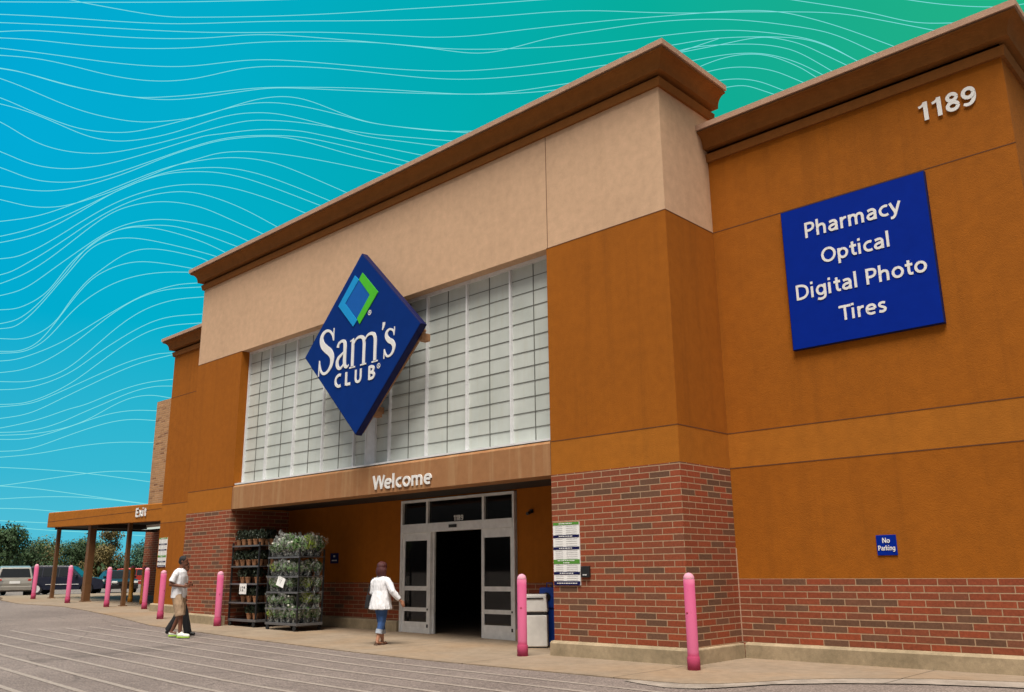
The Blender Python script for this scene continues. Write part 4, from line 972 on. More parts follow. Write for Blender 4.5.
# --- woman seen from behind
def woman(loc, rz):
    t = thing('person', 'woman with auburn hair in loose white blouse and cuffed jeans near the doors', 'person', loc, rz)
    bm = B(); hz = 1.50
    head(bm, (.03, 0, hz), 0, .95); cap(bm, (0, 0, 1.30), .052, (.02, 0, 1.42), .046)
    for y in (-.07, 0, .07): cap(bm, (0, y, .92), .11, (-.01, y, 1.20), .095)
    cap(bm, (0, -.13, 1.245), .046, (0, .13, 1.245), .046)
    cap(bm, (0, -.165, 1.235), .044, (-.02, -.33, 1.04), .038); cap(bm, (-.02, -.33, 1.04), .036, (.10, -.44, .86), .024); hand(bm, (.10, -.44, .86), (.45, -.25, -.75), (.3, .9, 0), (1, 0, .3), .35, .92)
    cap(bm, (0, .165, 1.235), .044, (-.01, .235, 1.02), .038); cap(bm, (-.01, .235, 1.02), .036, (.16, .24, .90), .024); hand(bm, (.16, .24, .90), (.8, -.2, .1), (0, -1, 0), (0, .1, 1), .8, .92)
    for y, kx, kz, ax, az in ((.055, .07, .45, .10, .09), (-.055, -.02, .45, -.12, .11)):
        cap(bm, (0, y, .85), .100, (kx, y*.8, kz), .056); cap(bm, (kx, y*.8, kz), .055, (ax, y*.7, az), .034); cap(bm, (ax-.01, y*.7, az-.03), .034, (ax+.13, y*.7, az-.055), .024)
    fused('body', bm, M['skin'], t, .0065, 1); eyes(t, (.03, 0, hz), 0, .95)
    bm = B(); ell(bm, (.0, 0, hz+.035), .112, .100, .098); ell(bm, (-.045, 0, hz-.06), .080, .105, .13)
    for s in (-1, 1): cap(bm, (.0, s*.078, hz-.02), .036, (-.01, s*.088, hz-.15), .030)
    fused('hair', bm, M['hairred'], t, .010, 2)
    bm = B()
    cuff_tube(bm, [((-.015, 0, .70), .20, .245), ((-.015, 0, .76), .195, .24), ((-.01, 0, .90), .175, .215), ((0, 0, 1.06), .14, .185), ((0, 0, 1.18), .135, .19), ((0, 0, 1.27), .12, .19), ((0, 0, 1.31), .095, .14), ((0, 0, 1.345), .070, .085)])
    limb(bm, [((0, -.13, 1.26), .080), ((-.01, -.20, 1.21), .078), ((-.02, -.33, 1.04), .062), ((.08, -.425, .89), .048)]); limb(bm, [((0, .13, 1.26), .080), ((-.01, .20, 1.20), .076), ((-.01, .24, 1.02), .062), ((.12, .245, .92), .048)])
    # a few hanging folds
    for a in range(0, 360, 30): x, y = math.cos(R(a)), math.sin(R(a)); limb(bm, [((-.01+x*.16, y*.20, .92), .012), ((-.015+x*.192, y*.238, .70), .022)], 8)
    fused('blouse', bm, M['shirt'], t, .010, 1)
    bm = B(); cuff_tube(bm, [((0, 0, .78), .13, .165), ((0, 0, .92), .13, .16)])
    limb(bm, [((0, .07, .84), .105), ((.07, .048, .45), .076), ((.09, .036, .27), .066)]); limb(bm, [((0, -.07, .84), .105), ((-.02, -.048, .45), .076), ((-.07, -.040, .28), .066)])
    fused('jeans', bm, M['jeans'], t, .009, 1)
    for p in (((.088, .037, .31), (.095, .035, .23)), ((-.065, -.041, .32), (-.085, -.039, .24))):
        bm = B(); limb(bm, [(p[0], .072), (p[1], .072)], 18); obj('cuff', bm, M['cuff'], t, smooth=False)
    for y, ax, az in ((.036, .06, .0), (-.040, -.16, .012)):
        bm = B(); v = box(bm, ax-.02, ax+.23, y-.045, y+.045, az, az+.028); tube(bm, [(ax+.15, y-.045, az+.02), (ax+.14, y, az+.075), (ax+.15, y+.045, az+.02)], .011, 6); tube(bm, [(ax+.0, y-.04, az+.02), (ax-.0, y, az+.09), (ax+.0, y+.04, az+.02)], .009, 6)
        obj('sandal', bm, M['sandal'], t, bevel=.008)
    return t
wm = woman((-6.72, -.70, .006), R(98))
hb = thing('handbag', 'black shoulder bag hanging at the left side of the woman in white', 'bag', (-6.98, -.76, .72), R(98))
bm = B(); v = box(bm, -.14, .14, -.05, .05, 0, .26)
for q in v[4:]: q.co.x *= .8; q.co.y *= .6
obj('bag_body', bm, M['blackcloth'], hb, bevel=.02)
bm = B(); tube(bm, [(-.10, 0, .25), (-.05, .0, .42), (-.01, -.05, .60), (.03, .0, .42), (.10, 0, .25)], .010, 6); obj('strap', bm, M['blackcloth'], hb)

# ================================================================== PARKED CARS
def make_car(label, paint, kind, loc, rz, group='cars in the parking lot'):
    L, W, Hh = dict(suv=(4.85, 1.92, 1.76), van=(4.9, 1.92, 1.70), sedan=(4.75, 1.82, 1.45))[kind]
    t = thing('parked_car', label, 'car', loc, rz, group); k = Hh
    if kind == 'sedan':
        low = [(-2.36, .32), (-2.38, .70), (-2.30, .92), (-1.55, .98), (.85, .94), (1.75, .86), (2.25, .72), (2.37, .52), (2.34, .28)]; roof = [(-1.75, .96), (-1.05, 1.40), (-.5, 1.45), (.25, 1.43), (1.05, .93)]
    elif kind == 'suv':
        low = [(-2.40, .42), (-2.42, .80), (-2.36, 1.06), (-1.9, 1.08), (.95, 1.06), (1.85, 1.00), (2.30, .88), (2.42, .62), (2.38, .34)]; roof = [(-2.30, 1.06), (-2.05, 1.68), (-1.4, 1.76), (.10, 1.74), (.40, 1.68), (1.08, 1.05)]
    else:
        low = [(-2.42, .38), (-2.44, .75), (-2.38, 1.0), (-1.9, 1.02), (1.3, 1.0), (2.0, .90), (2.38, .70), (2.44, .45), (2.40, .28)]; roof = [(-2.32, 1.0), (-2.10, 1.60), (-1.5, 1.70), (.3, 1.68), (.7, 1.60), (1.65, .98)]
    bm = B(); wx_ = (-1.45, 1.45); wr_ = .35
    # body side outline with wheel arches cut
    bot = []
    for cx in reversed(wx_):
        bot += [(cx+.42*math.cos(a), .30+.42*math.sin(a)) for a in [i*math.pi/8 for i in range(0, 9)]]
    poly = low+[(p[0], p[1]) for p in bot]
    prism(bm, poly, -W/2, W/2)
    for v in bm.verts:
        if abs(v.co.x) > 2.0: v.co.y *= .90
        if v.co.z > .9: v.co.y *= .965
    bmesh.ops.triangulate(bm, faces=[f for f in bm.faces if len(f.verts) > 4])
    body = obj('body', bm, M[paint], t, bevel=.035)
    bm = B(); prism(bm, roof, -W/2*.93, W/2*.93); zt = max(z for x, z in roof); zb = min(z for x, z in roof)
    for v in bm.verts: v.co.y *= 1-.20*(v.co.z-zb)/(zt-zb)
    bmesh.ops.triangulate(bm, faces=[f for f in bm.faces if len(f.verts) > 4]); obj('cabin', bm, M[paint], t, bevel=.03)
    # windows
    def sidew(a, b, s):
        q = []
        for x, f in ((a, .08), (b, .08), (b, .80), (a, .80)):
            # clip to roof line
            q.append((x, f))
        bm = B(); vs = []
        for x, f in q:
            z = zb+(zt-zb)*f; xx = x
            if f > .5: xx = min(max(x, roof[1][0]+.12), roof[-2][0]-.10)
            y = s*(W/2*.93*(1-.20*(z-zb)/(zt-zb))+.012); vs.append(bm.verts.new((xx, y, z)))
        bm.faces.new(vs if s < 0 else vs[::-1]); r = bmesh.ops.extrude_face_region(bm, geom=bm.faces[:])
        for v in [g for g in r['geom'] if isinstance(g, bmesh.types.BMVert)]: v.co.y -= s*.03
        obj('side_window', bm, M['carglass'], t)
    x0, x1 = roof[0][0]+.18, roof[-1][0]-.22; cuts = [x0, x0+(x1-x0)*.30, x0+(x1-x0)*.62, x1]
    for s in (-1, 1):
        for a, b in zip(cuts, cuts[1:]): sidew(a+.03, b-.03, s)
    def screen(pA, pB, name):
        A, Bp = Vector((pA[0], 0, pA[1])), Vector((pB[0], 0, pB[1])); d = Bp-A; n = Vector((-d.z, 0, d.x)).normalized()
        if n.z < 0: n = -n
        if abs(n.z) < .3 and n.x*(1 if A.x > 0 else -1) < 0: n = -n
        bm = B(); vs = []
        for f, s in ((.12, -1), (.12, 1), (.90, 1), (.90, -1)):
            p = A+d*f+n*.012; y = s*(W/2*.93*(1-.20*(p.z-zb)/(zt-zb))-.10); vs.append(bm.verts.new((p.x, y, p.z)))
        bm.faces.new(vs); r = bmesh.ops.extrude_face_region(bm, geom=bm.faces[:])
        for v in [g for g in r['geom'] if isinstance(g, bmesh.types.BMVert)]: v.co -= n*.03
        obj(name, bm, M['carglass'], t)
    screen(roof[-1], roof[-2], 'windscreen'); screen(roof[0], roof[1], 'rear_window')
    for cx in wx_:
        for s in (-1, 1):
            bm = B(); lathe(bm, [(.20, -.11), (.33, -.11), (.35, -.07), (.35, .07), (.33, .11), (.20, .11)], (cx, s*(W/2-.13), .35), 20, 'y'); w = obj('wheel', bm, M['tyre'], t)
            bm = B(); yy = s*(W/2-.03); lathe(bm, [(.215, -.02), (.215, .0), (.19, .004)], (cx, yy if s > 0 else yy, .35), 18, 'y')
            obj('rim', bm, M['rim'], w)
            bm = B()
            for kk in range(5):
                a = kk*math.pi*2/5+.3; obox(bm, (cx+.13*math.cos(a), yy+s*.012, .35+.13*math.sin(a)), .04, .01, .04)
            obj('rim_gap', bm, M['tyre'], w)
    zl = low[1][1]+.02
    for s in (-1, 1):
        o = obj('headlight', boxes((2.22, 2.385, s*.62-.17, s*.62+.17, zl-.10, zl+.05)), M['lampglass'], t, bevel=.03)
        o = obj('taillight', boxes((-2.41, -2.30, s*.72-.09, s*.72+.09, zl-.05, zl+.22)), M['taillight'], t, bevel=.02)
        obj('door_mirror', boxes((roof[-1][0]-.35, roof[-1][0]-.22, s*(W/2+.02)-.09, s*(W/2+.02)+.09, zb+.02, zb+.16)), M[paint], t, bevel=.02)
        obj('side_moulding', boxes((-.95, .98, s*(W/2+.005)-.012, s*(W/2+.005)+.012, .60, .64)), M['rim'], t)
    obj('grille', boxes((2.34, 2.415, -.40, .40, zl-.16, zl+.02)), M['black'], t, bevel=.01)
    obj('number_plate', boxes((-2.455, -2.425, -.26, .26, zl-.03, zl+.11)), M['paper'], t); obj('bumper', boxes((-2.47, -2.32, -W/2*.88, W/2*.88, .38, .60)), M[paint], t, bevel=.03)
    return t
def away(x, y): return math.atan2(y+12.1, x-7.7)
make_car('dark navy suv with a silver side strip parked side on behind the canopy posts', 'carblue', 'suv', (-52.0, 10.0, LOT), R(54))
make_car('champagne silver minivan seen from behind at the left edge of the lot', 'carsilver', 'van', (-48.9, 5.85, LOT), away(-48.9, 5.85)+R(3))
make_car('black sedan facing the store, just right of the navy suv', 'carblack', 'sedan', (-52.6, 13.4, LOT), away(-52.6, 13.4)+R(180+12))
make_car('dark sedan cut off by the left edge of the photo', 'carblack', 'sedan', (-55.6, 6.3, LOT), away(-55.6, 6.3)+R(15))
make_car('grey blue sedan behind the yellow bollard, half hidden by carts', 'cargrey', 'sedan', (-52.0, 16.6, LOT), away(-52, 16.6)+R(185))
make_car('red car far off behind the left edge of the lot', 'carred', 'suv', (-83.3, 15.6, LOT), R(60))
make_car('red car far off between the silver minivan and the navy suv', 'carred', 'suv', (-80.5, 19.1, LOT), R(70))
make_car('red car far off showing above the black sedan', 'carred', 'suv', (-76.0, 25.6, LOT), R(50))

# ================================================================== TREES
def make_tree(label, h, w, seed, mat, loc, loose=0.0, group='trees behind the parking lot', name='broadleaf_tree'):
    rr = random.Random(seed); t = thing(name, label, 'tree', loc, rr.uniform(0, 6), group)
    bm = B(); th = h*.34; tube(bm, [(0, 0, -.2), (.1*rr.uniform(-1, 1), 0, th*.5), (.15*rr.uniform(-1, 1), .1, th), (0, 0, h*.75)], [h*.030, h*.024, h*.02, h*.006], 8)
    cl = []
    for i in range(9 if not loose else 7):
        a = i*2.4+rr.uniform(-.4, .4); z = h*rr.uniform(.40, .92); r = w*.5*rr.uniform(.35, .95)*(1.15-.6*(z/h)); tip = Vector((r*math.cos(a), r*math.sin(a), z))
        tube(bm, [(0, 0, th*rr.uniform(.8, 1.4)), tip*.5+Vector((0, 0, th*.5)), tip], [h*.012, h*.008, h*.003], 5); cl.append((tip, w*rr.uniform(.17, .29)))
    cl += [(Vector((rr.uniform(-.15, .15)*w, rr.uniform(-.15, .15)*w, h*rr.uniform(.5, .9))), w*rr.uniform(.2, .3)) for _ in range(5 if not loose else 1)]
    cl += [(Vector((rr.uniform(-.35, .35)*w, rr.uniform(-.35, .35)*w, h*rr.uniform(.22, .42))), w*rr.uniform(.18, .26)) for _ in range(5 if not loose else 0)]
    obj('trunk', bm, M['bark'], t); bm = B(); s0 = h*.017+.022
    for c, r in cl:
        n = int((420 if not loose else 190)*(r/(w*.23))**2)
        for _ in range(n):
            d = Vector((rr.gauss(0, 1), rr.gauss(0, 1), rr.gauss(0, 1))).normalized(); q = r*(rr.random()**.45)*(1+.25*noise.noise(d*2.3+c)); p = c+Vector((d.x*q, d.y*q, d.z*q*.85))
            if p.z < .3: continue
            nn = (d+Vector((rr.gauss(0, .6), rr.gauss(0, .6), rr.gauss(.3, .6)))).normalized(); u, v = frame_of(nn); s = s0*rr.uniform(.6, 1.5)
            bm.faces.new([bm.verts.new(p+k) for k in (-u*s, v*s*.6, u*s, -v*s*.6)])
    obj('crown', bm, M['foil'][mat], t); return t
TR = [(-104.5, 21.5, 8.1, 8.5, 0, 'tall dark tree filling the far left edge behind the cars'), (-112, 27.5, 6.0, 8, 0, 'dark round tree just right of the tall tree at the left edge'),
      (-118, 29.5, 6.3, 8, 4, 'rust tinged tree above the silver minivan'), (-128, 35, 7.2, 9, 1, 'broad olive tree above the leftmost bollard'),
      (-121, 37, 6.9, 8, 0, 'deep green tree between the first and second canopy posts'), (-128, 41, 7.6, 9, 1, 'olive tree behind the thick canopy post'),
      (-117.5, 38.6, 6.2, 6, 4, 'low rusty tree right of the thick canopy post'), (-112, 42, 6.5, 8, 3, 'blue green tree above the black sedan'),
      (-120, 48, 7.5, 8, 2, 'mid green tree behind the thin post nearest the building'), (-108, 46, 6.4, 7, 3, 'blue green round tree left of the dark brick wall'),
      (-112, 52, 7.6, 8, 0, 'dark tree tight against the dark brick wall under the canopy'), (-135, 27, 6.6, 9, 2, 'mid green tree far back between the two left trees')]
for i, (x, y, h, w, m, lb_) in enumerate(TR): make_tree(lb_, h*.80 if i else h*.9, w*.85, 100+i, m, (x, y, LOT-.1))
make_tree('sparse thin tree poking above the rest beside the thick canopy post', 8.0, 4.6, 300, 4, (-122, 41.5, LOT-.1), 1.0)
rr = random.Random(5); bm = B()
for _ in range(9000):
    u = rr.random(); x = -150+u*58+rr.gauss(0, 2.5); y = 8+u*60+rr.gauss(0, 2.5); hh = 2.6+1.0*noise.noise(Vector((u*9, 0, 0)))+.6*noise.noise(Vector((u*30, 1, 0)))
    p = Vector((x, y, LOT+hh*rr.random()**.7)); d = Vector((rr.gauss(0, 1), rr.gauss(0, 1), rr.gauss(.4, .7))).normalized(); a, b = frame_of(d); s = rr.uniform(.15, .42)
    bm.faces.new([bm.verts.new(p+k) for k in (-a*s, b*s*.7, a*s, -b*s*.7)])
uw = obj('undergrowth', bm, M['foil'][0]); uw['label'] = 'dense dark undergrowth filling the gaps under the far treeline'; uw['category'] = 'undergrowth'; uw['kind'] = 'stuff'

# ================================================================== SKY BACKDROP: a far part-sphere with a blue to green wash and fine wavy lines
SKY_LINES = [
[(-80.15,30.46),(-77.13,31.36),(-71.72,32.75),(-65.46,34.08),(-62.31,34.66),(-56.04,35.62),(-51.67,36.09)],
[(-76.22,32.43),(-73.37,32.47),(-70.99,32.64),(-68.1,32.81),(-66.62,33.01),(-65.32,33.25),(-62.09,33.8),(-58.75,34.33),(-55.29,34.83),(-51.45,35.32),(-47.04,35.7),(-41.59,36.01),(-37.48,36.04),(-33.02,35.91)],
[(-80.06,29.93),(-77.03,30.73),(-73.84,31.43),(-70.43,32),(-67.44,32.49),(-65.28,32.9),(-61.41,33.63),(-57.35,34.17),(-51.38,34.7),(-47.03,34.97),(-43.37,35.17),(-39.7,35.33),(-36.44,35.21),(-32.86,34.81),(-29.36,34.39),(-26.63,34.1),(-22.43,33.4),(-19.87,32.82),(-17.51,31.96),(-14.59,30.72),(-11.37,29.24)],
[(-79.99,29.52),(-76.96,30.31),(-73.78,31.02),(-70.38,31.63),(-65.23,32.41),(-61.36,33.01),(-56.63,33.62),(-51.35,33.82),(-49.19,33.81),(-45.57,34.01),(-42.65,34.32),(-36.47,34.61),(-32.17,34.51),(-29.36,34.39),(-26.08,34.11),(-23.98,33.7),(-22.4,33.18),(-19.97,32.11),(-17,30.43),(-13.73,28.42)],
[(-79.88,28.88),(-76.89,29.84),(-75.35,30.33),(-73.18,30.75),(-69.15,31.35),(-65.19,32.07),(-62.65,32.67),(-60.29,33.04),(-57.29,33.22),(-53.1,33.31),(-49.18,33.21),(-46.3,32.96),(-44.12,33.07),(-41.21,33.66),(-39.02,33.95),(-36.5,34.1),(-32.9,34.25),(-29.39,34.06),(-26.01,33.54),(-22.48,32.56),(-20.28,31.73),(-18.11,30.32),(-14.81,28.02)],
[(-79.87,28.8),(-76.84,29.53),(-74.74,29.96),(-71.97,30.31),(-68.48,30.89),(-65.14,31.58),(-61.97,32.35),(-58.64,32.87),(-54.51,33.26),(-51.33,33.3),(-48.46,33.2),(-45.57,33.2),(-41.22,33.27),(-36.54,33.32),(-32.26,33.4),(-28.77,33.31),(-26.07,32.96),(-22.55,32.03),(-20.73,31.15),(-19.36,30.16),(-16.03,27.6)],
[(-79.81,28.43),(-76.76,29.01),(-73.56,29.42),(-70.14,29.73),(-67.17,30.12),(-65.04,30.56),(-62.53,31.24),(-59.91,31.65),(-55.83,31.82),(-51.29,31.83),(-47.73,31.87),(-44.13,32.03),(-36.57,32.59),(-31.18,32.77),(-28.81,32.84),(-26.11,32.6),(-22.55,31.97),(-20.74,31.1),(-19.36,30.16),(-16.01,27.73)],
[(-79.73,27.97),(-76.7,28.63),(-74.6,28.99),(-72.37,29.03),(-70.05,28.98),(-67.44,29.22),(-64.97,29.85),(-62.49,30.79),(-59.88,31.28),(-55.82,31.57),(-51.28,31.47),(-47.72,31.38),(-44.14,31.5),(-37.23,31.94),(-30.52,32.3),(-28.17,32.39),(-25.45,32.48),(-24.15,32.21),(-22.59,31.64),(-21.4,30.91),(-20.12,30.09),(-16.71,27.76)],
[(-79.66,27.52),(-76.59,27.95),(-75.01,28.05),(-72.22,27.91),(-69.34,28.01),(-67.81,28.24),(-64.88,28.92),(-61.74,29.74),(-59.13,30.12),(-55.07,30.5),(-51.25,30.6),(-47.71,30.52),(-44.15,30.56),(-39.84,31.01),(-36.64,31.27),(-32.35,32.09),(-28.03,32.76)],
[(-79.66,27.56),(-76.6,27.97),(-75.23,28.05),(-72.79,27.9),(-69.93,28),(-67.32,28.18),(-64.86,28.73),(-61.09,29.79),(-58.46,30.16),(-51.25,30.44),(-46.29,30.51),(-43.43,30.56),(-40.71,30.65),(-36.66,30.92),(-32.32,31.06)],
[(-79.66,27.52),(-76.52,27.46),(-74.34,27.11),(-72.07,26.7),(-69.77,26.62),(-67.9,26.78),(-65.89,27.31),(-64.75,27.65),(-62.93,28.45),(-61.3,29.13),(-59.49,29.56),(-57.75,29.53),(-55.68,29.02),(-53.6,28.53),(-51.19,28.37),(-48.39,28.21),(-46.56,28.25),(-42.75,28.34),(-38.42,28.31)],
[(-79.51,26.64),(-76.37,26.44),(-74.73,26.09),(-73.06,25.81),(-71.6,25.67),(-69.68,25.86),(-67.97,26.34),(-64.76,27.68),(-62.3,28.67),(-60.51,29.07),(-58.39,29.15),(-54.99,28.78),(-53.6,28.53),(-51.19,28.36),(-46.99,28.2),(-42.66,27.89)],
[(-79.4,25.98),(-76.32,26.1),(-74.17,25.95),(-71.67,25.37),(-70.31,25.34),(-69.05,25.48),(-66.76,26.24),(-64.71,27.21),(-62.89,28.01),(-60.99,28.41),(-59.02,28.47),(-55.63,28.02),(-53.84,27.66),(-51.22,27.51),(-46.93,27.16)],
[(-79.38,25.8),(-76.18,25.16),(-74.96,24.68),(-73.41,24.28),(-71.44,24.34),(-69.55,24.76),(-67.29,25.64),(-65.31,26.47),(-62.22,27.71),(-60.3,28.03),(-57.66,28.14),(-54.26,27.89),(-52.61,27.8),(-51.23,27.78),(-46.94,27.62)],
[(-79.08,23.9),(-75.96,23.57),(-74.33,23.15),(-72.41,23.25),(-70.58,23.76),(-68.38,24.71),(-64.64,26.47),(-63.67,26.72),(-60.91,27.43),(-58.3,27.62),(-56.69,27.5),(-51.21,26.91),(-46.93,26.29)],
[(-78.93,22.96),(-75.83,22.7),(-74.23,22.34),(-72.63,22.44),(-70.71,22.94),(-68.32,24.15),(-64.6,26.05),(-62.15,26.85),(-59.59,27.18),(-56.94,27.24),(-51.19,26.36),(-46.93,25.55)],
[(-78.7,21.4),(-75.69,21.68),(-73.62,21.73),(-71.53,22.34),(-68.85,23.66),(-66.63,24.99),(-64.59,25.94),(-63.02,26.54),(-60.49,27.05),(-58.26,27.11),(-54.2,26.37),(-51.32,26.05),(-47.06,25.46)],
[(-78.63,20.91),(-75.59,20.93),(-74.02,20.78),(-72.46,21.06),(-71.22,21.6),(-69.31,22.6),(-66.56,24.31),(-64.53,25.19),(-63.33,25.7),(-61.45,26.02),(-58.86,26.1),(-55.53,25.85),(-52.4,25.45),(-48.16,24.78)],
[(-78.32,18.8),(-75.43,19.69),(-73.44,20.36),(-71.43,21.51),(-69.33,22.77),(-66.57,24.37),(-64.52,25.07),(-62.68,25.51),(-60.77,25.6),(-58.81,25.33),(-54.91,24.13),(-50.73,22.71)],
[(-78.17,17.74),(-75.31,18.85),(-73.37,19.76),(-71.38,21.06),(-69.3,22.55),(-67.11,23.82),(-65.72,24.34),(-64.48,24.63),(-62.63,24.88),(-60.06,24.66),(-55.95,23.51),(-51.79,22.22)],
[(-78.12,17.43),(-75.27,18.51),(-73.32,19.37),(-71.36,20.89),(-69.31,22.58),(-67.1,23.78),(-65.71,24.2),(-64.46,24.41),(-62.97,24.51),(-60.68,24.24),(-56.72,23.21),(-52.59,22.01)],
[(-78.04,16.82),(-75.15,17.62),(-74.18,17.93),(-72.74,18.95),(-70.28,21.18),(-68.15,22.55),(-66.11,23.35),(-64.39,23.65),(-62.54,23.73),(-59.97,23.29),(-57.47,22.6),(-53.37,21.36)],
[(-77.85,15.49),(-75.04,16.72),(-74.28,17.13),(-72.21,18.93),(-70.24,20.84),(-68.12,22.27),(-66.07,22.98),(-64.34,23.13),(-61.82,22.61),(-59.35,21.61),(-55.29,19.85)],
[(-77.75,14.76),(-74.97,16.2),(-73.37,17.27),(-71.68,19.01),(-69.71,21.1),(-68.09,21.93),(-66.37,22.37),(-64.27,22.33),(-62.38,21.77),(-60.2,21.08),(-56.19,19.72)],
[(-77.71,14.45),(-74.89,15.55),(-73.65,16.14),(-72.4,17.42),(-70.61,19.17),(-69.08,20.44),(-66.86,21.28),(-64.18,21.27),(-62.32,20.93),(-61.04,20.52),(-57.06,19.13)],
[(-77.67,14.17),(-74.79,14.77),(-73.81,14.99),(-72.5,16.02),(-71.72,17.51),(-70.79,18.8),(-69.06,20.33),(-67.39,20.76),(-65.88,20.96),(-64.13,20.73),(-61.63,20.09),(-57.7,19)],
[(-77.51,13.01),(-74.69,13.98),(-73.74,14.38),(-72.84,15.41),(-72.14,16.53),(-71.51,17.54),(-70.88,18.67),(-69.9,19.74),(-68.51,20.5),(-66.8,20.7),(-64.09,20.26),(-62.34,19.64),(-58.41,18.16)],
[(-77.51,13.03),(-74.65,13.71),(-73.88,13.92),(-72.99,14.93),(-71.94,16.67),(-71.35,17.57),(-70.38,19.09),(-69.01,19.78),(-67.31,19.96),(-64.04,19.58),(-62.81,19.34),(-58.94,18.51)],
[(-77.49,12.9),(-74.59,13.16),(-73.6,13.22),(-72.64,13.67),(-71.8,14.51),(-71.29,15.61),(-70.48,16.98),(-69.69,17.8),(-68.36,19.02),(-66.68,19.5),(-64.01,19.21),(-63.39,19.01),(-59.52,17.7)],
[(-77.38,12.1),(-74.5,12.44),(-73.52,12.55),(-72.58,13.17),(-71.8,14.51),(-70.92,16.11),(-70.17,17.19),(-69.36,17.84),(-68.3,18.39),(-66.84,18.66),(-63.99,18.47),(-60.22,18.14)],
[(-77.36,11.89),(-74.48,12.33),(-73.31,12.52),(-72.37,13.19),(-71.66,14.19),(-70.75,15.56),(-69.26,16.9),(-67.66,17.71),(-65.97,18.12),(-64.33,18.27),(-60.62,18.57)],
[(-77.28,11.34),(-74.43,11.89),(-73.46,12.11),(-71.54,13.17),(-70.08,14.36),(-68.57,15.58),(-66.99,16.7),(-65.32,17.41),(-64.16,17.62),(-60.47,18.21)],
[(-77.19,10.62),(-74.35,11.24),(-72.9,11.61),(-71,13),(-69.07,15.06),(-67.53,16.34),(-65.88,17.08),(-63.9,17.4),(-60.2,17.94)],
[(-77.17,10.49),(-74.29,10.74),(-72.81,10.85),(-71.35,11.47),(-70.21,12.5),(-68.47,14.53),(-66.91,15.82),(-65.25,16.52),(-63.85,16.78),(-60.17,17.4)],
[(-77.09,9.9),(-74.23,10.28),(-72.77,10.49),(-70.83,11.46),(-69.39,12.87),(-67.35,14.53),(-65.73,15.4),(-63.77,15.73),(-60.1,16.31)],
[(-76.98,9.1),(-74.13,9.46),(-72.68,9.66),(-70.76,10.84),(-69.32,12.23),(-67.31,14.06),(-65.68,14.86),(-63.73,15.19),(-60.06,15.75)],
[(-76.95,8.84),(-74.11,9.31),(-72.67,9.6),(-71.71,10.08),(-69.76,11.27),(-67.71,12.49),(-66.09,13.1),(-65.31,13.22),(-61.75,13.74)],
[(-76.85,8.05),(-74.03,8.66),(-72.6,9.04),(-71.28,9.88),(-69.22,11.2),(-67.15,12.42),(-65.18,13.11),(-61.67,14.3)],
[(-76.76,7.39),(-73.97,8.11),(-72.07,8.74),(-70.62,9.47),(-69.71,9.77),(-68.09,10.7),(-66.5,11.34),(-65,11.63),(-61.46,12.26)],
[(-76.79,7.61),(-73.94,7.89),(-72.49,8.04),(-71.04,8.59),(-69.87,9.29),(-68.87,9.83),(-67.22,10.76),(-65.92,11.15),(-65.02,11.21),(-61.46,11.42)],
[(-76.76,7.44),(-73.92,7.73),(-71.98,7.94),(-70.01,8.6),(-68.72,9.49),(-68.12,9.9),(-67.19,10.41),(-66.1,10.6),(-65.07,10.49),(-61.49,10.06)],
[(-76.75,7.32),(-73.9,7.51),(-72.44,7.6),(-70.5,8.4),(-68.49,9.33),(-66.9,9.64),(-65.85,9.66),(-62.34,9.73)],
[(-76.65,6.56),(-73.82,6.84),(-72.37,7),(-70.45,7.95),(-68.44,8.81),(-67.06,9.09),(-65.9,9.07),(-62.41,8.99)],
[(-76.59,6.14),(-73.78,6.5),(-71.85,6.8),(-69.88,7.35),(-67.8,7.69),(-65.9,7.74),(-62.44,7.82)],
[(-76.56,5.91),(-73.71,5.94),(-71.75,5.92),(-69.2,5.8),(-65.86,5.41),(-62.4,4.99)],
[(-76.38,4.46),(-73.59,4.91),(-71.68,5.31),(-69.5,5.75),(-67.64,6),(-65.91,5.94),(-62.46,5.81)],
[(-76.44,4.97),(-73.59,4.91),(-71.63,4.82),(-69.07,4.5),(-66.4,4.17),(-62.99,3.72)],
[(-76.31,3.97),(-73.5,4.19),(-71.58,4.38),(-69.06,4.42),(-66.51,4.16),(-63.11,3.8)],
[(-76.27,3.64),(-73.44,3.68),(-71.99,3.68),(-70.5,3.56),(-67.39,3.41),(-64.06,3.24)],
[(-76.2,3.07),(-73.36,3.01),(-70.93,2.91),(-67.34,2.82),(-65.18,2.58),(-61.75,2.19)],
[(-76.17,2.87),(-73.33,2.71),(-70.88,2.5),(-68.34,2.41),(-65.15,2.18),(-61.73,1.93)],
[(-32.39,31.52),(-29.87,31.74),(-27.54,31.79),(-25.55,31.59),(-24.01,31.12),(-22.73,30.51),(-21.6,29.78),(-18.13,27.39)],
[(-31.76,30.65),(-29.5,31.33),(-27.56,31.65),(-25.81,31.58),(-24.27,31.14),(-22.76,30.29),(-22.05,29.75),(-18.6,26.95)],
[(-31.63,32.31),(-29.81,32.51),(-27.62,32.37),(-25.49,32.09),(-23.95,31.68),(-22.66,31.12),(-21.02,29.92),(-17.61,27.27)],
[(-29.12,30.94),(-27.62,31.03),(-25.89,30.81),(-24.36,30.33),(-23.02,29.6),(-19.43,27.52)],
[(-29.73,30.2),(-28.36,30.36),(-26.75,30.26),(-25.46,29.89),(-24.46,29.4),(-20.79,27.45)],
[(-29.49,29.76),(-27.99,29.87),(-26.52,29.85),(-25.13,29.24),(-21.4,27.51)],
[(-25.18,34.86),(-22.3,33.98),(-18.63,32.75),(-16.33,31.69),(-14.99,31.17),(-13.65,30.82),(-10.85,30.14),(-7.76,29.31)],
[(-17.31,33.26),(-15.48,32.55),(-13.38,31.74),(-10.52,30.8),(-8.64,30.52),(-5.61,30.01)]]
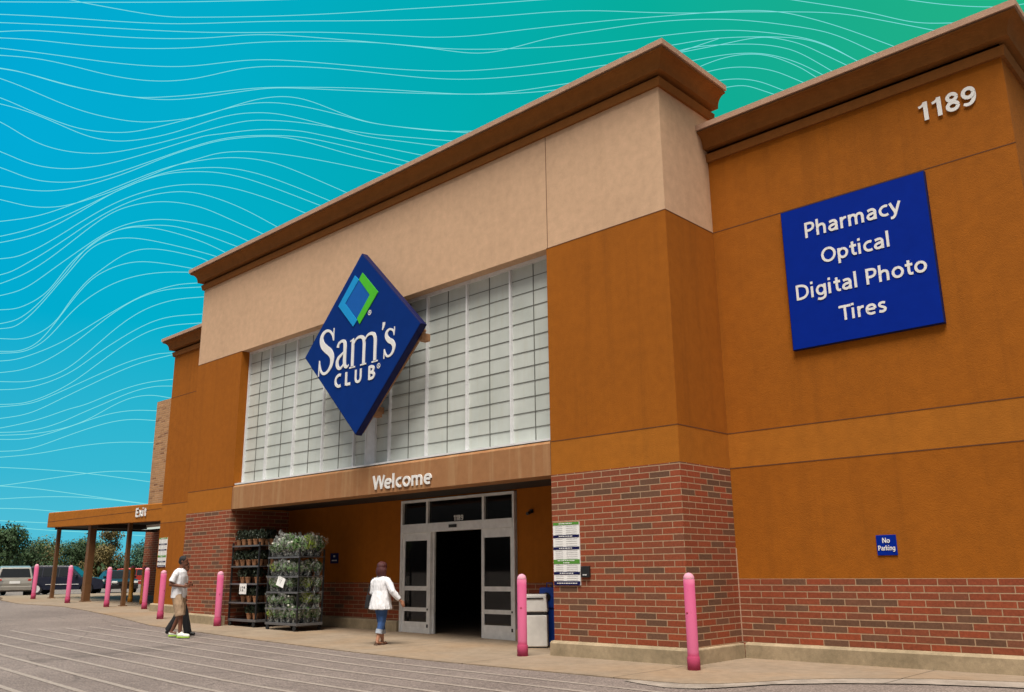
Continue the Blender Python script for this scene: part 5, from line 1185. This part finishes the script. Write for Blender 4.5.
SKC = Vector((7.74, -12.14, 1.42)); SR = 620.0
def sdir(az, el): a, e = R(az), R(el); return Vector((math.sin(a)*math.cos(e), math.cos(a)*math.cos(e), math.sin(e)))
EXPO = 0.04
def skymat():
    m = NT('teal_gradient_sky'); tc = m.n('ShaderNodeTexCoord'); sp_ = m.n('ShaderNodeSeparateXYZ'); m.l(tc.outputs['Object'], sp_.inputs[0])
    at = m.n('ShaderNodeMath', operation='ARCTAN2'); m.l(sp_.outputs[0], at.inputs[0]); m.l(sp_.outputs[1], at.inputs[1])
    mr = m.n('ShaderNodeMapRange'); m.l(at.outputs[0], mr.inputs['Value']); mr.inputs['From Min'].default_value = R(-85); mr.inputs['From Max'].default_value = R(5)
    c = m.ramp(mr.outputs[0], [(0.0, lin((2, 164, 218))), (0.12, lin((2, 171, 213))), (0.27, lin((2, 173, 198))), (0.42, lin((2, 173, 178))), (0.58, lin((8, 172, 154))), (0.75, lin((28, 174, 138))), (1.0, lin((44, 184, 122)))])
    ml = m.n('ShaderNodeVectorMath', operation='LENGTH'); m.l(tc.outputs['Object'], ml.inputs[0]); dv = m.n('ShaderNodeMath', operation='DIVIDE'); m.l(sp_.outputs[2], dv.inputs[0]); m.l(ml.outputs['Value'], dv.inputs[1])
    hz = m.ramp(dv.outputs[0], [(0.0, (0.7,)*3), (0.10, (0.25,)*3), (0.26, (0, 0, 0))]); lo = m.ramp(dv.outputs[0], [(0.0, (.85,)*3), (0.42, (0, 0, 0))]); c = m.mix(lo, c, lin((2, 176, 200))); c = m.mix(hz, c, lin((110, 203, 226)))
    nz = m.noise(m.coord((.004,)*3), 1.4, 3); c = m.mix(.25, c, m.ramp(nz, [(.35, (.9,)*3), (.65, (1.08,)*3)]), 'MULTIPLY')
    e = m.n('ShaderNodeEmission'); m.l(c, e.inputs[0]); e.inputs[1].default_value = 2**-EXPO; m.l(e.outputs[0], m.out.inputs['Surface']); return m.m
bm = B(); rows = []
azs = [-112+i*4 for i in range(37)]; els = [-2+i*3 for i in range(19)]
for el in els: rows.append([bm.verts.new(sdir(a, el)*SR) for a in azs])
for a, b in zip(rows, rows[1:]):
    for k in range(len(azs)-1): bm.faces.new((a[k], a[k+1], b[k+1], b[k])).material_index = 0
def ribbon(pts, w, r):
    P = [sdir(a, e)*r for a, e in catmull(pts, 10)]; prev = None
    for _ in range(30): P = [P[0]]+[(P[i-1]+P[i]*2+P[i+1])/4 for i in range(1, len(P)-1)]+[P[-1]]
    for i, p in enumerate(P):
        t_ = P[min(i+1, len(P)-1)]-P[max(i-1, 0)]; n = p.cross(t_).normalized()*w; c = [bm.verts.new(p-n), bm.verts.new(p+n)]
        if prev: bm.faces.new((prev[0], c[0], c[1], prev[1])).material_index = 1
        prev = c
for i, l in enumerate(SKY_LINES): ribbon(l, SR/873*.26, SR-4-i*.12)
me = bpy.data.meshes.new('sky'); bm.to_mesh(me); bm.free()
sk = obj('sky', me, [skymat(), emis('pale_sky_line', lin((135, 224, 228)), 2**-EXPO)], loc=SKC, kind='structure')

# ================================================================== LIGHT, WORLD, CAMERA
SUN_EL, SUN_AZ = 65, 146        # compass-like azimuth measured clockwise from +Y
w = bpy.data.worlds.new('World'); S.world = w; w.use_nodes = True; nt = w.node_tree; bg = nt.nodes['Background']
st_ = nt.nodes.new('ShaderNodeTexSky'); st_.sky_type = 'NISHITA'; st_.sun_disc = False; st_.sun_elevation = R(SUN_EL); st_.sun_rotation = R(SUN_AZ); st_.air_density = 1.0; st_.dust_density = 6.0; st_.ozone_density = 0.6
hs = nt.nodes.new('ShaderNodeHueSaturation'); hs.inputs['Saturation'].default_value = .35     # a cloud-veiled, nearly white sky
nt.links.new(st_.outputs[0], hs.inputs['Color']); nt.links.new(hs.outputs[0], bg.inputs[0]); bg.inputs[1].default_value = 0.05
sl = bpy.data.lights.new('sun', 'SUN'); sl.energy = 5.0; sl.angle = R(30); sl.color = (1.0, 0.925, 0.83); so = bpy.data.objects.new('sun', sl); COL.objects.link(so)
sd = sdir(SUN_AZ, SUN_EL); so.rotation_euler = sd.to_track_quat('Z', 'Y').to_euler()
cd = bpy.data.cameras.new('camera'); co = bpy.data.objects.new('camera', cd); COL.objects.link(co); S.camera = co
Rv, Uv, Fv = Vector((0.72599009, 0.68762721, -0.01035455)), Vector((0.17874932, -0.17413983, 0.9683615)), Vector((-0.66406858, 0.70487172, 0.24933669))
m = Matrix((Rv, Uv, -Fv)).transposed().to_4x4(); m.translation = (7.73704, -12.13642, 1.42486); co.matrix_world = m
cd.sensor_width = 36; cd.lens = 872.977/1024*36; cd.clip_end = 3000; cd.clip_start = .05
S.view_settings.view_transform = 'Standard'; S.view_settings.look = 'None'; S.view_settings.gamma = 1; S.view_settings.exposure = EXPO; S.view_settings.use_curve_mapping = False
S.cycles.max_bounces = 6; S.cycles.transparent_max_bounces = 12
